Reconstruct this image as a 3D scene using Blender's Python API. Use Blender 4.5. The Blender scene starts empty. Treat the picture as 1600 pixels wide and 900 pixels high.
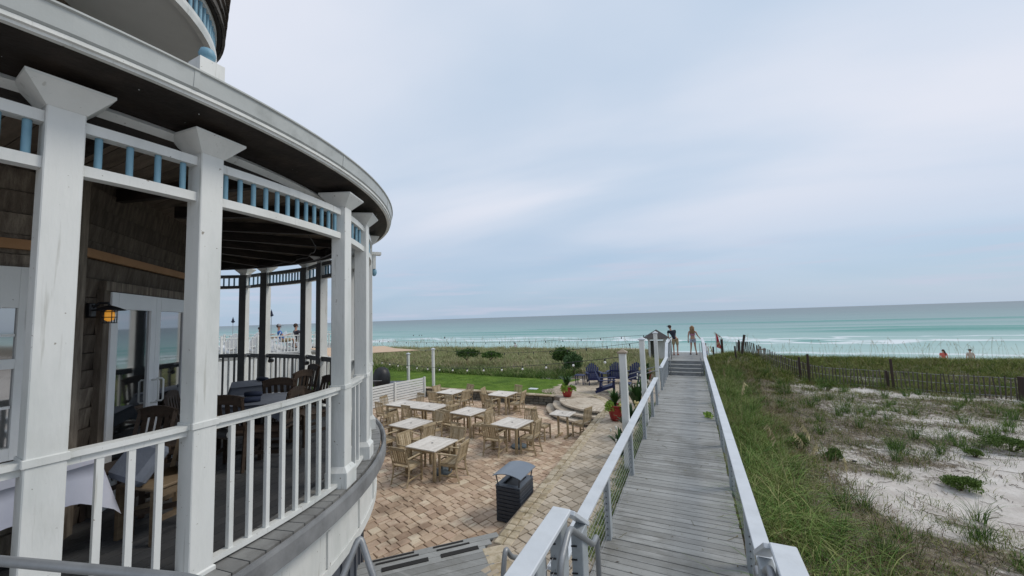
import bpy, bmesh, math, random
import numpy as np
from mathutils import Vector, Matrix
R = math.radians
S = bpy.context.scene
COL = S.collection
rnd = random.Random(7)

# ------------------------------------------------------------------ camera
EYE = Vector((0, 0, 3.9))
F_PX = 590.0
HS, HX, HY = 0.0318, 800.0, 495.3
ROLL = math.atan(HS)
PITCH = math.atan((HY - 450) * math.cos(ROLL) / F_PX)
def _ray0(px, py):
    u, v = px - 800, 450 - py
    c, s = math.cos(-ROLL), math.sin(-ROLL)
    u2, v2 = c*u - s*v, s*u + c*v
    return Vector((u2, F_PX*math.cos(PITCH) - v2*math.sin(PITCH), F_PX*math.sin(PITCH) + v2*math.cos(PITCH)))
_r = _ray0(1080, 487.2)
YAW = math.atan2(_r.x, _r.y)
ROT = Matrix.Rotation(YAW, 3, 'Z')
def ray(px, py): return ROT @ _ray0(px, py)
def G(px, py, z):
    r = ray(px, py); t = (z - EYE.z)/r.z
    return Vector((r.x*t, r.y*t, z))
fw = ROT @ Vector((0, math.cos(PITCH), math.sin(PITCH)))
up = ROT @ Vector((0, -math.sin(PITCH), math.cos(PITCH)))
rt = ROT @ Vector((1, 0, 0))
cx = rt*math.cos(ROLL) - up*math.sin(ROLL)
cy = rt*math.sin(ROLL) + up*math.cos(ROLL)
M = Matrix((cx, cy, -fw)).transposed().to_4x4()
M.translation = EYE
cam = bpy.data.objects.new("camera", bpy.data.cameras.new("camera"))
COL.objects.link(cam)
cam.matrix_world = M
cam.data.sensor_width = 36
cam.data.lens = 36*F_PX/1600
cam.data.clip_start = 0.05
cam.data.clip_end = 60000
S.camera = cam

# ------------------------------------------------------------------ world, sun, exposure
SUN_EL, SUN_AZ = 48, 62           # azimuth measured from +Y towards +X
W = bpy.data.worlds.new("World"); S.world = W; W.use_nodes = True
nt = W.node_tree; N = nt.nodes; L = nt.links
bg = N['Background']; bg.inputs[1].default_value = 0.10
def wn(t, **k):
    n = N.new(t)
    for a, b in k.items(): setattr(n, a, b)
    return n
def wset(n, i, v): n.inputs[i].default_value = v; return n
def wmath(op, a, b=None, c=None, clamp=False):
    n = wn('ShaderNodeMath', operation=op, use_clamp=clamp)
    for i, v in enumerate((a, b, c)):
        if v is None: continue
        if isinstance(v, (int, float)): n.inputs[i].default_value = v
        else: L.new(v, n.inputs[i])
    return n.outputs[0]
sky = wn('ShaderNodeTexSky', sky_type='NISHITA', sun_disc=False)
sky.sun_elevation = R(SUN_EL); sky.sun_rotation = R(SUN_AZ); sky.altitude = 0; sky.air_density = 1.0; sky.dust_density = 1.5; sky.ozone_density = 2.0
tc = wn('ShaderNodeTexCoord'); sp = wn('ShaderNodeSeparateXYZ'); L.new(tc.outputs['Generated'], sp.inputs[0])
zc = wmath('MAXIMUM', sp.outputs[2], 0.0)
den = wmath('ADD', zc, 0.22)
cmb = wn('ShaderNodeCombineXYZ')
L.new(wmath('DIVIDE', sp.outputs[0], den), cmb.inputs[0]); L.new(wmath('DIVIDE', sp.outputs[1], den), cmb.inputs[1])
mp = wn('ShaderNodeMapping'); L.new(cmb.outputs[0], mp.inputs[0]); mp.inputs['Scale'].default_value = (0.55, 1.25, 1); mp.inputs['Rotation'].default_value = (0, 0, R(-18)); mp.inputs['Location'].default_value = (0.35, 0.9, 0)
n1 = wn('ShaderNodeTexNoise'); L.new(mp.outputs[0], n1.inputs[0]); n1.inputs['Scale'].default_value = 0.9; n1.inputs['Detail'].default_value = 6; n1.inputs['Roughness'].default_value = 0.42; n1.inputs['Distortion'].default_value = 0.35
mask = wn('ShaderNodeMapRange'); L.new(n1.outputs[0], mask.inputs[0]); mask.interpolation_type = 'SMOOTHSTEP'
for i, v in ((1, .30), (2, .66), (3, .0), (4, 1.0)): mask.inputs[i].default_value = v
# cloud cover thins towards the horizon
hor = wn('ShaderNodeMapRange'); L.new(zc, hor.inputs[0]); hor.interpolation_type = 'SMOOTHSTEP'
for i, v in ((1, .03), (2, .34), (3, .22), (4, 1.0)): hor.inputs[i].default_value = v
hm = wmath('MULTIPLY', hor.outputs[0], wmath('MULTIPLY_ADD', mask.outputs[0], .45, .55))
cl = wn('ShaderNodeMixRGB'); L.new(mask.outputs[0], cl.inputs[0]); cl.inputs[1].default_value = (5.9, 6.75, 7.9, 1); cl.inputs[2].default_value = (7.0, 7.25, 8.1, 1)
# low grey-blue veil in front of the blue near the horizon
veil = wn('ShaderNodeMixRGB'); veil.inputs[0].default_value = 0.78; L.new(sky.outputs[0], veil.inputs[1]); veil.inputs[2].default_value = (3.5, 4.9, 6.6, 1)
mx = wn('ShaderNodeMixRGB'); L.new(hm, mx.inputs[0]); L.new(veil.outputs[0], mx.inputs[1]); L.new(cl.outputs[0], mx.inputs[2])
# thin bright streaks of distant cloud just over the sea
mp2 = wn('ShaderNodeMapping'); L.new(tc.outputs['Generated'], mp2.inputs[0]); mp2.inputs['Scale'].default_value = (2.2, 2.2, 34); mp2.inputs['Location'].default_value = (3.1, 0.4, 0.2)
n2 = wn('ShaderNodeTexNoise'); L.new(mp2.outputs[0], n2.inputs[0]); n2.inputs['Scale'].default_value = 1.6; n2.inputs['Detail'].default_value = 5; n2.inputs['Roughness'].default_value = 0.55
m2 = wn('ShaderNodeMapRange'); L.new(n2.outputs[0], m2.inputs[0]); m2.interpolation_type = 'SMOOTHSTEP'
for i, v in ((1, .50), (2, .72), (3, .0), (4, .5)): m2.inputs[i].default_value = v
h2 = wn('ShaderNodeMapRange'); L.new(zc, h2.inputs[0]); h2.interpolation_type = 'SMOOTHSTEP'
for i, v in ((1, .07), (2, .22), (3, 1.0), (4, 0.0)): h2.inputs[i].default_value = v
st = wn('ShaderNodeMixRGB'); L.new(wmath('MULTIPLY', m2.outputs[0], h2.outputs[0]), st.inputs[0]); L.new(mx.outputs[0], st.inputs[1]); st.inputs[2].default_value = (5.3, 5.4, 6.6, 1)
L.new(st.outputs[0], bg.inputs[0])
sun = bpy.data.objects.new("sun", bpy.data.lights.new("sun", 'SUN')); COL.objects.link(sun)
sun.data.energy = 1.5; sun.data.angle = R(20); sun.data.color = (1, .93, .82)
sd = Vector((math.sin(R(SUN_AZ))*math.cos(R(SUN_EL)), math.cos(R(SUN_AZ))*math.cos(R(SUN_EL)), math.sin(R(SUN_EL))))
sun.rotation_euler = sd.to_track_quat('Z', 'Y').to_euler()
S.view_settings.view_transform = 'Standard'; S.view_settings.look = 'None'
S.view_settings.exposure = 0.16; S.view_settings.gamma = 1.0; S.view_settings.use_curve_mapping = False
S.cycles.max_bounces = 6; S.cycles.use_denoising = True

# ------------------------------------------------------------------ materials
MATS = {}
def mat(name, cols, rough=.6, scale=6.0, bump=0.0, bscale=60.0, spec=.4, stretch=(1, 1, 1), island=0.0, dirt=None, metal=0.0, chips=None):
    """cols: list of base colours blended by noise (and by island random); procedural only"""
    if name in MATS: return MATS[name]
    m = bpy.data.materials.new(name); m.use_nodes = True
    t = m.node_tree; n = t.nodes; l = t.links; p = n['Principled BSDF']
    p.inputs['Roughness'].default_value = rough; p.inputs['Specular IOR Level'].default_value = spec; p.inputs['Metallic'].default_value = metal
    co = n.new('ShaderNodeTexCoord'); mpp = n.new('ShaderNodeMapping'); l.new(co.outputs['Object'], mpp.inputs[0]); mpp.inputs['Scale'].default_value = stretch
    nz = n.new('ShaderNodeTexNoise'); l.new(mpp.outputs[0], nz.inputs[0]); nz.inputs['Scale'].default_value = scale; nz.inputs['Detail'].default_value = 5; nz.inputs['Roughness'].default_value = .6
    fac = nz.outputs[0]
    ramp = n.new('ShaderNodeValToRGB'); cr = ramp.color_ramp
    while len(cr.elements) < len(cols): cr.elements.new(.5)
    for i, c in enumerate(cols):
        cr.elements[i].position = (.3 + .4*i/max(1, len(cols)-1)) if not island else (.08 + .84*i/max(1, len(cols)-1))
        cr.elements[i].color = (*c, 1)
    if island:
        g = n.new('ShaderNodeNewGeometry')
        a = n.new('ShaderNodeMath'); a.operation = 'SUBTRACT'; l.new(fac, a.inputs[0]); a.inputs[1].default_value = .5
        b = n.new('ShaderNodeMath'); b.operation = 'MULTIPLY_ADD'; l.new(a.outputs[0], b.inputs[0]); b.inputs[1].default_value = 2.2*(1-island)
        b2 = n.new('ShaderNodeMath'); b2.operation = 'MULTIPLY_ADD'; l.new(g.outputs['Random Per Island'], b2.inputs[0]); b2.inputs[1].default_value = island; b2.inputs[2].default_value = (1-island)/2
        l.new(b2.outputs[0], b.inputs[2]); fac = b.outputs[0]
        oi = n.new('ShaderNodeObjectInfo'); o1 = n.new('ShaderNodeMath'); o1.operation = 'MULTIPLY_ADD'; l.new(oi.outputs['Random'], o1.inputs[0]); o1.inputs[1].default_value = .36; o1.inputs[2].default_value = -.18
        o2 = n.new('ShaderNodeMath'); o2.operation = 'ADD'; l.new(fac, o2.inputs[0]); l.new(o1.outputs[0], o2.inputs[1]); fac = o2.outputs[0]
    l.new(fac, ramp.inputs[0]); out = ramp.outputs[0]
    if dirt:
        col, amount, dsc = dirt
        dn = n.new('ShaderNodeTexNoise'); l.new(co.outputs['Object'], dn.inputs[0]); dn.inputs['Scale'].default_value = dsc; dn.inputs['Detail'].default_value = 6; dn.inputs['Roughness'].default_value = .65
        dr = n.new('ShaderNodeMapRange'); dr.interpolation_type = 'SMOOTHSTEP'; l.new(dn.outputs[0], dr.inputs[0])
        dr.inputs[1].default_value = .48; dr.inputs[2].default_value = .72; dr.inputs[3].default_value = 0; dr.inputs[4].default_value = amount
        mxx = n.new('ShaderNodeMixRGB'); l.new(dr.outputs[0], mxx.inputs[0]); l.new(out, mxx.inputs[1]); mxx.inputs[2].default_value = (*col, 1); out = mxx.outputs[0]
    if chips:
        for sc_, lo_, hi_, col_, amt_, st_ in chips:
            m3 = n.new('ShaderNodeMapping'); l.new(co.outputs['Object'], m3.inputs[0]); m3.inputs['Scale'].default_value = st_
            dn = n.new('ShaderNodeTexNoise'); l.new(m3.outputs[0], dn.inputs[0]); dn.inputs['Scale'].default_value = sc_; dn.inputs['Detail'].default_value = 4
            dr = n.new('ShaderNodeMapRange'); l.new(dn.outputs[0], dr.inputs[0]); dr.inputs[1].default_value = lo_; dr.inputs[2].default_value = hi_; dr.inputs[4].default_value = amt_
            mxx = n.new('ShaderNodeMixRGB'); l.new(dr.outputs[0], mxx.inputs[0]); l.new(out, mxx.inputs[1]); mxx.inputs[2].default_value = (*col_, 1); out = mxx.outputs[0]
    l.new(out, p.inputs['Base Color'])
    if bump:
        bn = n.new('ShaderNodeTexNoise'); l.new(mpp.outputs[0], bn.inputs[0]); bn.inputs['Scale'].default_value = bscale; bn.inputs['Detail'].default_value = 4
        bb = n.new('ShaderNodeBump'); bb.inputs['Strength'].default_value = bump; bb.inputs['Distance'].default_value = .01; l.new(bn.outputs[0], bb.inputs['Height']); l.new(bb.outputs[0], p.inputs['Normal'])
    MATS[name] = m
    return m
WHITE = mat('white_paint', [(.56, .58, .56), (.67, .68, .66), (.71, .72, .70)], .5, 3, .25, 40, dirt=((.46, .46, .42), .22, 2.2), stretch=(1, 1, .25), chips=[(26, .70, .735, (.20, .17, .13), .8, (1, 1, 1)), (16, .64, .72, (.36, .35, .31), .5, (1.6, 1.6, .10))])
RAILC = mat('rail_composite', [(.50, .53, .56), (.58, .61, .64)], .38, 4, .05, 80, spec=.5, dirt=((.38, .39, .39), .35, 2.5))
POSTG = mat('grey_post', [(.30, .33, .35), (.37, .40, .42)], .5, 6, .1, 60, dirt=((.22, .23, .22), .3, 7))
DECK = mat('deck_board', [(.19, .19, .18), (.26, .262, .25), (.33, .335, .325)], .55, 5, .3, 30, island=.6, stretch=(1, 12, 12), dirt=((.15, .145, .125), .7, 1.1), chips=[(3.2, .56, .75, (.44, .44, .43), .6, (.6, 3, 1)), (40, .69, .74, (.07, .065, .055), .8, (1, 1, 1))])
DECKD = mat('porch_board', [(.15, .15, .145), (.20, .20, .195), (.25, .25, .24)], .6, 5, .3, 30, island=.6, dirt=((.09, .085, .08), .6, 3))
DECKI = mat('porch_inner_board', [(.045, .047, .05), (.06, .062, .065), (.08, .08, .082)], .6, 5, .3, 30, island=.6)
DGREY = mat('dark_grey', [(.055, .058, .06), (.075, .078, .08)], .6, 5, .15)
RIMG = mat('grey_rim', [(.15, .155, .16), (.21, .215, .22), (.25, .255, .26)], .6, 4, .25, 30, dirt=((.10, .10, .10), .4, 3))
TEAK = mat('weathered_teak', [(.19, .14, .08), (.36, .28, .17), (.50, .41, .275)], .7, 9, .2, 60, island=.55, stretch=(1, 1, 3))
TEAKTOP = mat('teak_top', [(.46, .42, .375), (.58, .54, .485), (.68, .64, .585)], .65, 9, .2, 60, island=.5)
PAVER = mat('paver', [(.37, .26, .18), (.50, .375, .265), (.56, .44, .32), (.46, .33, .24), (.62, .52, .385), (.66, .58, .45)], .8, 3.5, .5, 45, island=.72, dirt=((.20, .13, .085), .7, 1.1), chips=[(1.1, .58, .72, (.20, .14, .095), .42, (1, 1, 1)), (55, .66, .74, (.2, .16, .12), .6, (1, 1, 1))])
PAVERW = mat('walk_paver', [(.36, .30, .225), (.44, .37, .285), (.50, .43, .34), (.55, .485, .395)], .8, 4, .5, 45, island=.65, dirt=((.24, .19, .13), .45, .7), chips=[(2.0, .60, .72, (.20, .15, .10), .5, (1, 1, 1)), (55, .66, .74, (.2, .17, .13), .6, (1, 1, 1))])
MOSS = mat('mossy_stone', [(.24, .19, .12), (.36, .29, .19), (.50, .43, .32), (.30, .24, .15)], .85, 7, .7, 30, island=.45, dirt=((.15, .12, .05), .75, 3.2))
JOINT = mat('joint', [(.11, .085, .062), (.19, .155, .115)], .95, 8)
STONE = mat('wall_stone', [(.09, .085, .07), (.17, .16, .135), (.26, .245, .21)], .85, 6, .8, 25, island=.6)
LAWN = mat('lawn', [(.06, .11, .015), (.095, .165, .022), (.13, .20, .032)], .9, 1.6, .9, 90, spec=.1, dirt=((.04, .08, .012), .75, .45))
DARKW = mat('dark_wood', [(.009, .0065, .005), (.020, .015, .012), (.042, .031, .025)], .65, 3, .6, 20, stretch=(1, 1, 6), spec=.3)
OLDW = mat('weathered_plank', [(.05, .038, .028), (.13, .105, .08), (.28, .24, .19)], .85, 4, .8, 25, island=.45, stretch=(5, 5, .8))
TANW = mat('tan_board', [(.30, .16, .07), (.38, .21, .10)], .7, 4, .2)
BLUE = mat('blue_paint', [(.14, .28, .37), (.19, .35, .45)], .5, 6, .1)
GUTTER = mat('gutter_metal', [(.38, .40, .39), (.47, .49, .48)], .45, 2, .05, dirt=((.26, .27, .26), .6, 3))
SHINGLE = mat('shingle', [(.04, .035, .03), (.09, .08, .07), (.15, .13, .115)], .9, 5, .6, 30, island=.7)
SOFFIT = mat('grey_soffit', [(.60, .62, .61), (.68, .70, .69)], .7, 1.5)
PIPE = mat('handrail_metal', [(.22, .23, .24), (.29, .30, .31)], .42, 8, .1, metal=.35)
STEEL = mat('steel', [(.35, .35, .35), (.5, .5, .5)], .3, 8, metal=.9)
BLACK = mat('black_plastic', [(.012, .012, .014), (.02, .02, .022)], .45, 8)
BIN = mat('bin_slat', [(.035, .042, .055), (.05, .058, .072)], .5, 8, .1)
BINTOP = mat('bin_hood', [(.13, .16, .20), (.16, .19, .23)], .3, 3, spec=.6)
NAVY = mat('navy_plastic', [(.008, .013, .055), (.014, .021, .085)], .5, 5)
REDPOT = mat('red_glaze', [(.25, .012, .012), (.34, .025, .02)], .28, 4, spec=.6)
SOIL = mat('soil', [(.03, .02, .015), (.06, .045, .03)], .95, 30)
CLOTH = mat('tablecloth', [(.50, .52, .62), (.58, .60, .69)], .9, 3)
CUSH = mat('grey_cushion', [(.12, .14, .18), (.16, .18, .22)], .9, 8, .3)
NAVYC = mat('navy_cushion', [(.02, .03, .06), (.035, .045, .08)], .9, 8, .3)
CHAIRW = mat('brown_chair', [(.035, .022, .014), (.065, .042, .028)], .6, 6, .2, stretch=(1, 1, 4))
CHAIRL = mat('oak_chair', [(.13, .09, .055), (.21, .155, .095)], .6, 6, .2, stretch=(1, 1, 4))
SAIL = mat('sail_cloth', [(.50, .36, .25), (.56, .41, .29)], .9, 2)
COPPER = mat('copper_cap', [(.24, .19, .14), (.33, .27, .20)], .5, 4)
BULB = mat('frosted_bulb', [(.75, .74, .70), (.82, .81, .78)], .25, 4)
FENCEW = mat('fence_picket', [(.045, .038, .03), (.095, .08, .065), (.19, .165, .14)], .9, 5, .4, island=.6)
GREEN1 = mat('dune_grass', [(.04, .08, .012), (.085, .135, .020), (.15, .185, .035), (.27, .25, .09), (.22, .155, .08)], .75, 1.2, island=.62, spec=.2)
GREEN2 = mat('lush_grass', [(.025, .07, .012), (.06, .13, .020), (.11, .20, .035), (.18, .25, .06), (.28, .27, .11)], .7, 1.2, island=.7, spec=.25)
GREEN3 = mat('hedge_grass', [(.07, .115, .035), (.17, .215, .075), (.26, .31, .125), (.36, .37, .19), (.36, .30, .19)], .75, .6, island=.6, spec=.2)
BROWNG = mat('dry_grass', [(.10, .07, .042), (.17, .12, .075), (.25, .20, .115), (.33, .28, .16)], .85, 1.5, island=.7, spec=.15)
OATS = mat('sea_oats', [(.20, .16, .08), (.32, .27, .14), (.42, .37, .20)], .8, 4, island=.6)
LEAFD = mat('dark_leaf', [(.012, .04, .01), (.03, .075, .016), (.055, .12, .025)], .5, 4, island=.7, spec=.35)
LEAFL = mat('lime_leaf', [(.14, .25, .03), (.22, .36, .05), (.32, .42, .08)], .6, 4, island=.7)
LEAFB = mat('bush_leaf', [(.03, .06, .012), (.055, .11, .018), (.09, .16, .03)], .7, 4, island=.7)
STEM = mat('woody_stem', [(.05, .035, .022), (.10, .075, .05)], .9, 6)
FLOWER = mat('yellow_flower', [(.55, .42, .12), (.65, .55, .3)], .6, 4, island=.6)
FLOWERW = mat('white_flower', [(.6, .58, .5), (.7, .68, .62)], .6, 4, island=.6)
SKIN = mat('skin', [(.38, .21, .15), (.46, .27, .19)], .55, 6)
def flat(name, c, rough=.8): return mat(name, [tuple(v*.9 for v in c), c], rough, 12, .15, 50)
def glass(name, tint):
    m = bpy.data.materials.new(name); m.use_nodes = True; p = m.node_tree.nodes['Principled BSDF']
    n = m.node_tree.nodes; l = m.node_tree.links
    p.inputs['Base Color'].default_value = (*tint, 1); p.inputs['Roughness'].default_value = .04; p.inputs['Specular IOR Level'].default_value = 1.0; p.inputs['IOR'].default_value = 2.7
    nz = n.new('ShaderNodeTexNoise'); nz.inputs['Scale'].default_value = 1.4; b = n.new('ShaderNodeBump'); b.inputs['Strength'].default_value = .06
    l.new(nz.outputs[0], b.inputs['Height']); l.new(b.outputs[0], p.inputs['Normal']); MATS[name] = m
    return m
GLASS = glass('window_glass', (.012, .016, .018))

# ------------------------------------------------------------------ mesh helpers
class MB:
    def __init__(s): s.v = []; s.f = []
    def add(s, vs, fs):
        o = len(s.v); s.v += [tuple(v) for v in vs]; s.f += [tuple(i+o for i in f) for f in fs]; return s
    def box(s, c, size, rz=0, M3=None, ch=0.0):
        hx, hy, hz = size[0]/2, size[1]/2, size[2]/2
        m = M3 if M3 is not None else Matrix.Rotation(rz, 3, 'Z')
        c = Vector(c)
        if ch > 0:
            ch = min(ch, hx*.8, hy*.8, hz*.8); vs = []; idx = {}
            for sx in (-1, 1):
                for sy in (-1, 1):
                    for sz in (-1, 1):
                        for ax, p in enumerate(((sx*hx, sy*(hy-ch), sz*(hz-ch)), (sx*(hx-ch), sy*hy, sz*(hz-ch)), (sx*(hx-ch), sy*(hy-ch), sz*hz))):
                            idx[(sx, sy, sz, ax)] = len(vs); vs.append(c + m @ Vector(p))
            fs = []
            for sx in (-1, 1):
                q = [idx[(sx, a, b, 0)] for a, b in ((-1, -1), (1, -1), (1, 1), (-1, 1))]; fs.append(q if sx > 0 else q[::-1])
                q = [idx[(a, sx, b, 1)] for a, b in ((-1, -1), (1, -1), (1, 1), (-1, 1))]; fs.append(q[::-1] if sx > 0 else q)
                q = [idx[(a, b, sx, 2)] for a, b in ((-1, -1), (1, -1), (1, 1), (-1, 1))]; fs.append(q if sx > 0 else q[::-1])
            for a in (-1, 1):
                for b in (-1, 1):
                    fs.append([idx[(a, b, -1, 0)], idx[(a, b, 1, 0)], idx[(a, b, 1, 1)], idx[(a, b, -1, 1)]])
                    fs.append([idx[(a, -1, b, 0)], idx[(a, 1, b, 0)], idx[(a, 1, b, 2)], idx[(a, -1, b, 2)]])
                    fs.append([idx[(-1, a, b, 1)], idx[(1, a, b, 1)], idx[(1, a, b, 2)], idx[(-1, a, b, 2)]])
                    for d in (-1, 1): fs.append([idx[(a, b, d, 0)], idx[(a, b, d, 1)], idx[(a, b, d, 2)]])
            return s.add(vs, fs)
        vs = [c + m @ Vector((x, y, z)) for x in (-hx, hx) for y in (-hy, hy) for z in (-hz, hz)]
        return s.add(vs, [(0, 1, 3, 2), (4, 6, 7, 5), (0, 4, 5, 1), (2, 3, 7, 6), (0, 2, 6, 4), (1, 5, 7, 3)])
    def beam(s, p, q, w, h, upv=(0, 0, 1), ch=0.0):
        p = Vector(p); q = Vector(q); y = (q-p); ln = y.length; y.normalize()
        u = Vector(upv); x = y.cross(u)
        if x.length < 1e-5: x = y.cross(Vector((0, 1, 0)))
        x.normalize(); z = x.cross(y)
        return s.box((p+q)/2, (w, ln, h), M3=Matrix((x, y, z)).transposed(), ch=ch)
    def tube(s, path, r, n=8, cap=True):
        path = [Vector(p) for p in path]; rs = r if isinstance(r, (list, tuple)) else [r]*len(path)
        vs = []; fs = []
        prev = None
        for i, p in enumerate(path):
            d = (path[min(i+1, len(path)-1)] - path[max(i-1, 0)]).normalized()
            if prev is None:
                a = d.cross(Vector((0, 0, 1)))
                if a.length < 1e-3: a = d.cross(Vector((0, 1, 0)))
            else: a = prev - d*prev.dot(d)
            a.normalize(); prev = a; b = d.cross(a)
            for k in range(n):
                t = 2*math.pi*k/n; vs.append(p + (a*math.cos(t)+b*math.sin(t))*rs[i])
        for i in range(len(path)-1):
            for k in range(n): fs.append((i*n+k, i*n+(k+1) % n, (i+1)*n+(k+1) % n, (i+1)*n+k))
        if cap: fs += [tuple(range(n))[::-1], tuple((len(path)-1)*n+k for k in range(n))]
        return s.add(vs, fs)
    def lathe(s, prof, c=(0, 0, 0), n=20, cap=True, rz=0, sq=1.0):
        vs = []; fs = []
        for r_, z in prof:
            for k in range(n):
                t = 2*math.pi*k/n+rz; vs.append((c[0]+r_*math.cos(t), c[1]+r_*math.sin(t)*sq, c[2]+z))
        for i in range(len(prof)-1):
            for k in range(n): fs.append((i*n+k, i*n+(k+1) % n, (i+1)*n+(k+1) % n, (i+1)*n+k))
        if cap: fs += [tuple(range(n))[::-1], tuple((len(prof)-1)*n+k for k in range(n))]
        return s.add(vs, fs)
    def sweep(s, pts, w, h):
        vs = []; fs = []; n_ = len(pts)
        for i, q in enumerate(pts):
            d = pts[min(i+1, n_-1)]-pts[max(i-1, 0)]; nn = Vector((d.y, -d.x, 0)).normalized()*w/2
            for a_, b_ in ((-1, -1), (1, -1), (1, 1), (-1, 1)): vs.append(q+nn*a_+Vector((0, 0, b_*h/2)))
        for i in range(n_-1):
            for k in range(4): fs.append((i*4+k, i*4+(k+1) % 4, i*4+4+(k+1) % 4, i*4+4+k))
        fs += [(0, 1, 2, 3), tuple(n_*4-4+k for k in (3, 2, 1, 0))]
        return s.add(vs, fs)
    def prism(s, poly, z0, z1):
        n = len(poly)
        a = sum(poly[i][0]*poly[(i+1) % n][1]-poly[(i+1) % n][0]*poly[i][1] for i in range(n))
        if a < 0: poly = poly[::-1]
        vs = [(p[0], p[1], z0) for p in poly]+[(p[0], p[1], z1) for p in poly]
        fs = [tuple(range(n))[::-1], tuple(range(n, 2*n))]+[(i, (i+1) % n, n+(i+1) % n, n+i) for i in range(n)]
        return s.add(vs, fs)
    def sphere(s, c, r, n=10, sc=(1, 1, 1)):
        vs = [(c[0], c[1], c[2]-r*sc[2])]; fs = []
        m = n//2
        for i in range(1, m):
            ph = -math.pi/2+math.pi*i/m
            for k in range(n):
                t = 2*math.pi*k/n; vs.append((c[0]+r*sc[0]*math.cos(ph)*math.cos(t), c[1]+r*sc[1]*math.cos(ph)*math.sin(t), c[2]+r*sc[2]*math.sin(ph)))
        vs.append((c[0], c[1], c[2]+r*sc[2])); last = len(vs)-1
        for k in range(n): fs.append((0, 1+(k+1) % n, 1+k)); fs.append((last, last-n+k, last-n+(k+1) % n))
        for i in range(m-2):
            for k in range(n): fs.append((1+i*n+k, 1+i*n+(k+1) % n, 1+(i+1)*n+(k+1) % n, 1+(i+1)*n+k))
        return s.add(vs, fs)
    def build(s, name, material, parent=None, smooth=False):
        me = bpy.data.meshes.new(name); me.from_pydata(s.v, [], s.f); me.materials.append(material)
        if smooth:
            me.polygons.foreach_set('use_smooth', [True]*len(me.polygons))
        o = bpy.data.objects.new(name, me); COL.objects.link(o)
        if parent is not None: o.parent = parent
        return o
def tag(o, label=None, cat=None, group=None, kind=None):
    if label: o['label'] = label
    if cat: o['category'] = cat
    if group: o['group'] = group
    if kind: o['kind'] = kind
    return o
def empty(name, loc, rz=0, label=None, cat=None, group=None):
    o = bpy.data.objects.new(name, None); COL.objects.link(o); o.location = loc; o.rotation_euler = (0, 0, rz); o.empty_display_size = .2
    return tag(o, label, cat, group)
def copy_tree(o, parent=None):
    c = o.copy(); COL.objects.link(c); c.parent = parent
    for ch in [x for x in o.children]: copy_tree(ch, c)
    return c
def place(proto, used, loc, rz, label, group=None, sc=None):
    o = proto if not used[0] else copy_tree(proto); used[0] = True
    o.location = loc; o.rotation_euler = (0, 0, rz); o['label'] = label
    if group: o['group'] = group
    if sc: o.scale = sc
    return o
def np_mesh(name, V, Q, material, smooth=False):
    me = bpy.data.meshes.new(name); V = np.ascontiguousarray(V, np.float32).reshape(-1, 3); Q = np.ascontiguousarray(Q, np.int32).reshape(-1, 4)
    me.vertices.add(len(V)); me.vertices.foreach_set('co', V.ravel())
    me.loops.add(Q.size); me.loops.foreach_set('vertex_index', Q.ravel())
    me.polygons.add(len(Q)); me.polygons.foreach_set('loop_start', np.arange(0, Q.size, 4, dtype=np.int32))
    me.polygons.foreach_set('loop_total', np.full(len(Q), 4, np.int32))
    if smooth: me.polygons.foreach_set('use_smooth', np.ones(len(Q), bool))
    me.materials.append(material); me.update(calc_edges=True); me.validate()
    o = bpy.data.objects.new(name, me); COL.objects.link(o)
    return o

# ------------------------------------------------------------------ noise and terrain
_ng = np.random.default_rng(3).random((256, 256))
def vnoise(x, y):
    x = np.asarray(x, float); y = np.asarray(y, float)
    xi = np.floor(x).astype(int); yi = np.floor(y).astype(int); fx = x-xi; fy = y-yi
    fx = fx*fx*(3-2*fx); fy = fy*fy*(3-2*fy)
    g = lambda a, b: _ng[a % 256, b % 256]
    return (g(xi, yi)*(1-fx)+g(xi+1, yi)*fx)*(1-fy)+(g(xi, yi+1)*(1-fx)+g(xi+1, yi+1)*fx)*fy
def fbm(x, y, o=4):
    s = 0; a = .5; t = 0
    for i in range(o): s = s+a*vnoise(x*2**i+17.3*i, y*2**i+5.1*i); t += a; a *= .5
    return s/t
def sstep(a, b, x):
    t = np.clip((x-a)/(b-a), 0, 1); return t*t*(3-2*t)
def terrain(x, y):
    x = np.asarray(x, float); y = np.asarray(y, float)
    zr = -.05+.42*np.exp(-((x-1.1)/1.2)**2)*sstep(30, 24, y)+.22*(fbm(x*.35, y*.35)-.5)
    zr = zr+.85*np.exp(-((x-2.9)/1.7)**2-((y-28)/4.5)**2)+.30*np.exp(-((y-32.5)/3.5)**2)-.55*np.exp(-((x+.5)/1.3)**2)*sstep(23, 27, y)+.10*(fbm(x*1.3+9, y*1.3)-.5)
    zr = zr-.25*np.exp(-((x-6)/4)**2-((y-11)/4)**2)
    # behind the lawn
    zl = .34+.28*sstep(20.3, 25, y)+.30*(fbm(x*.3+4, y*.3)-.5)
    inland = sstep(20.4, 19.6, y+0*x)
    zl = zl*(1-inland)+(-.2)*inland
    k = sstep(-1.6, .2, x)
    z = zl*(1-k)+zr*k; z = z-.75*np.exp(-((x+.7)/1.2)**2)*sstep(23, 26, y)
    b = sstep(34.5, 50, y+1.5*(fbm(x*.1, y*.1)-.5)*4)
    z = z*(1-b)+(-2.1)*b
    return z-1.5*sstep(54, 72, y)-8*sstep(72, 130, y)
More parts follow.
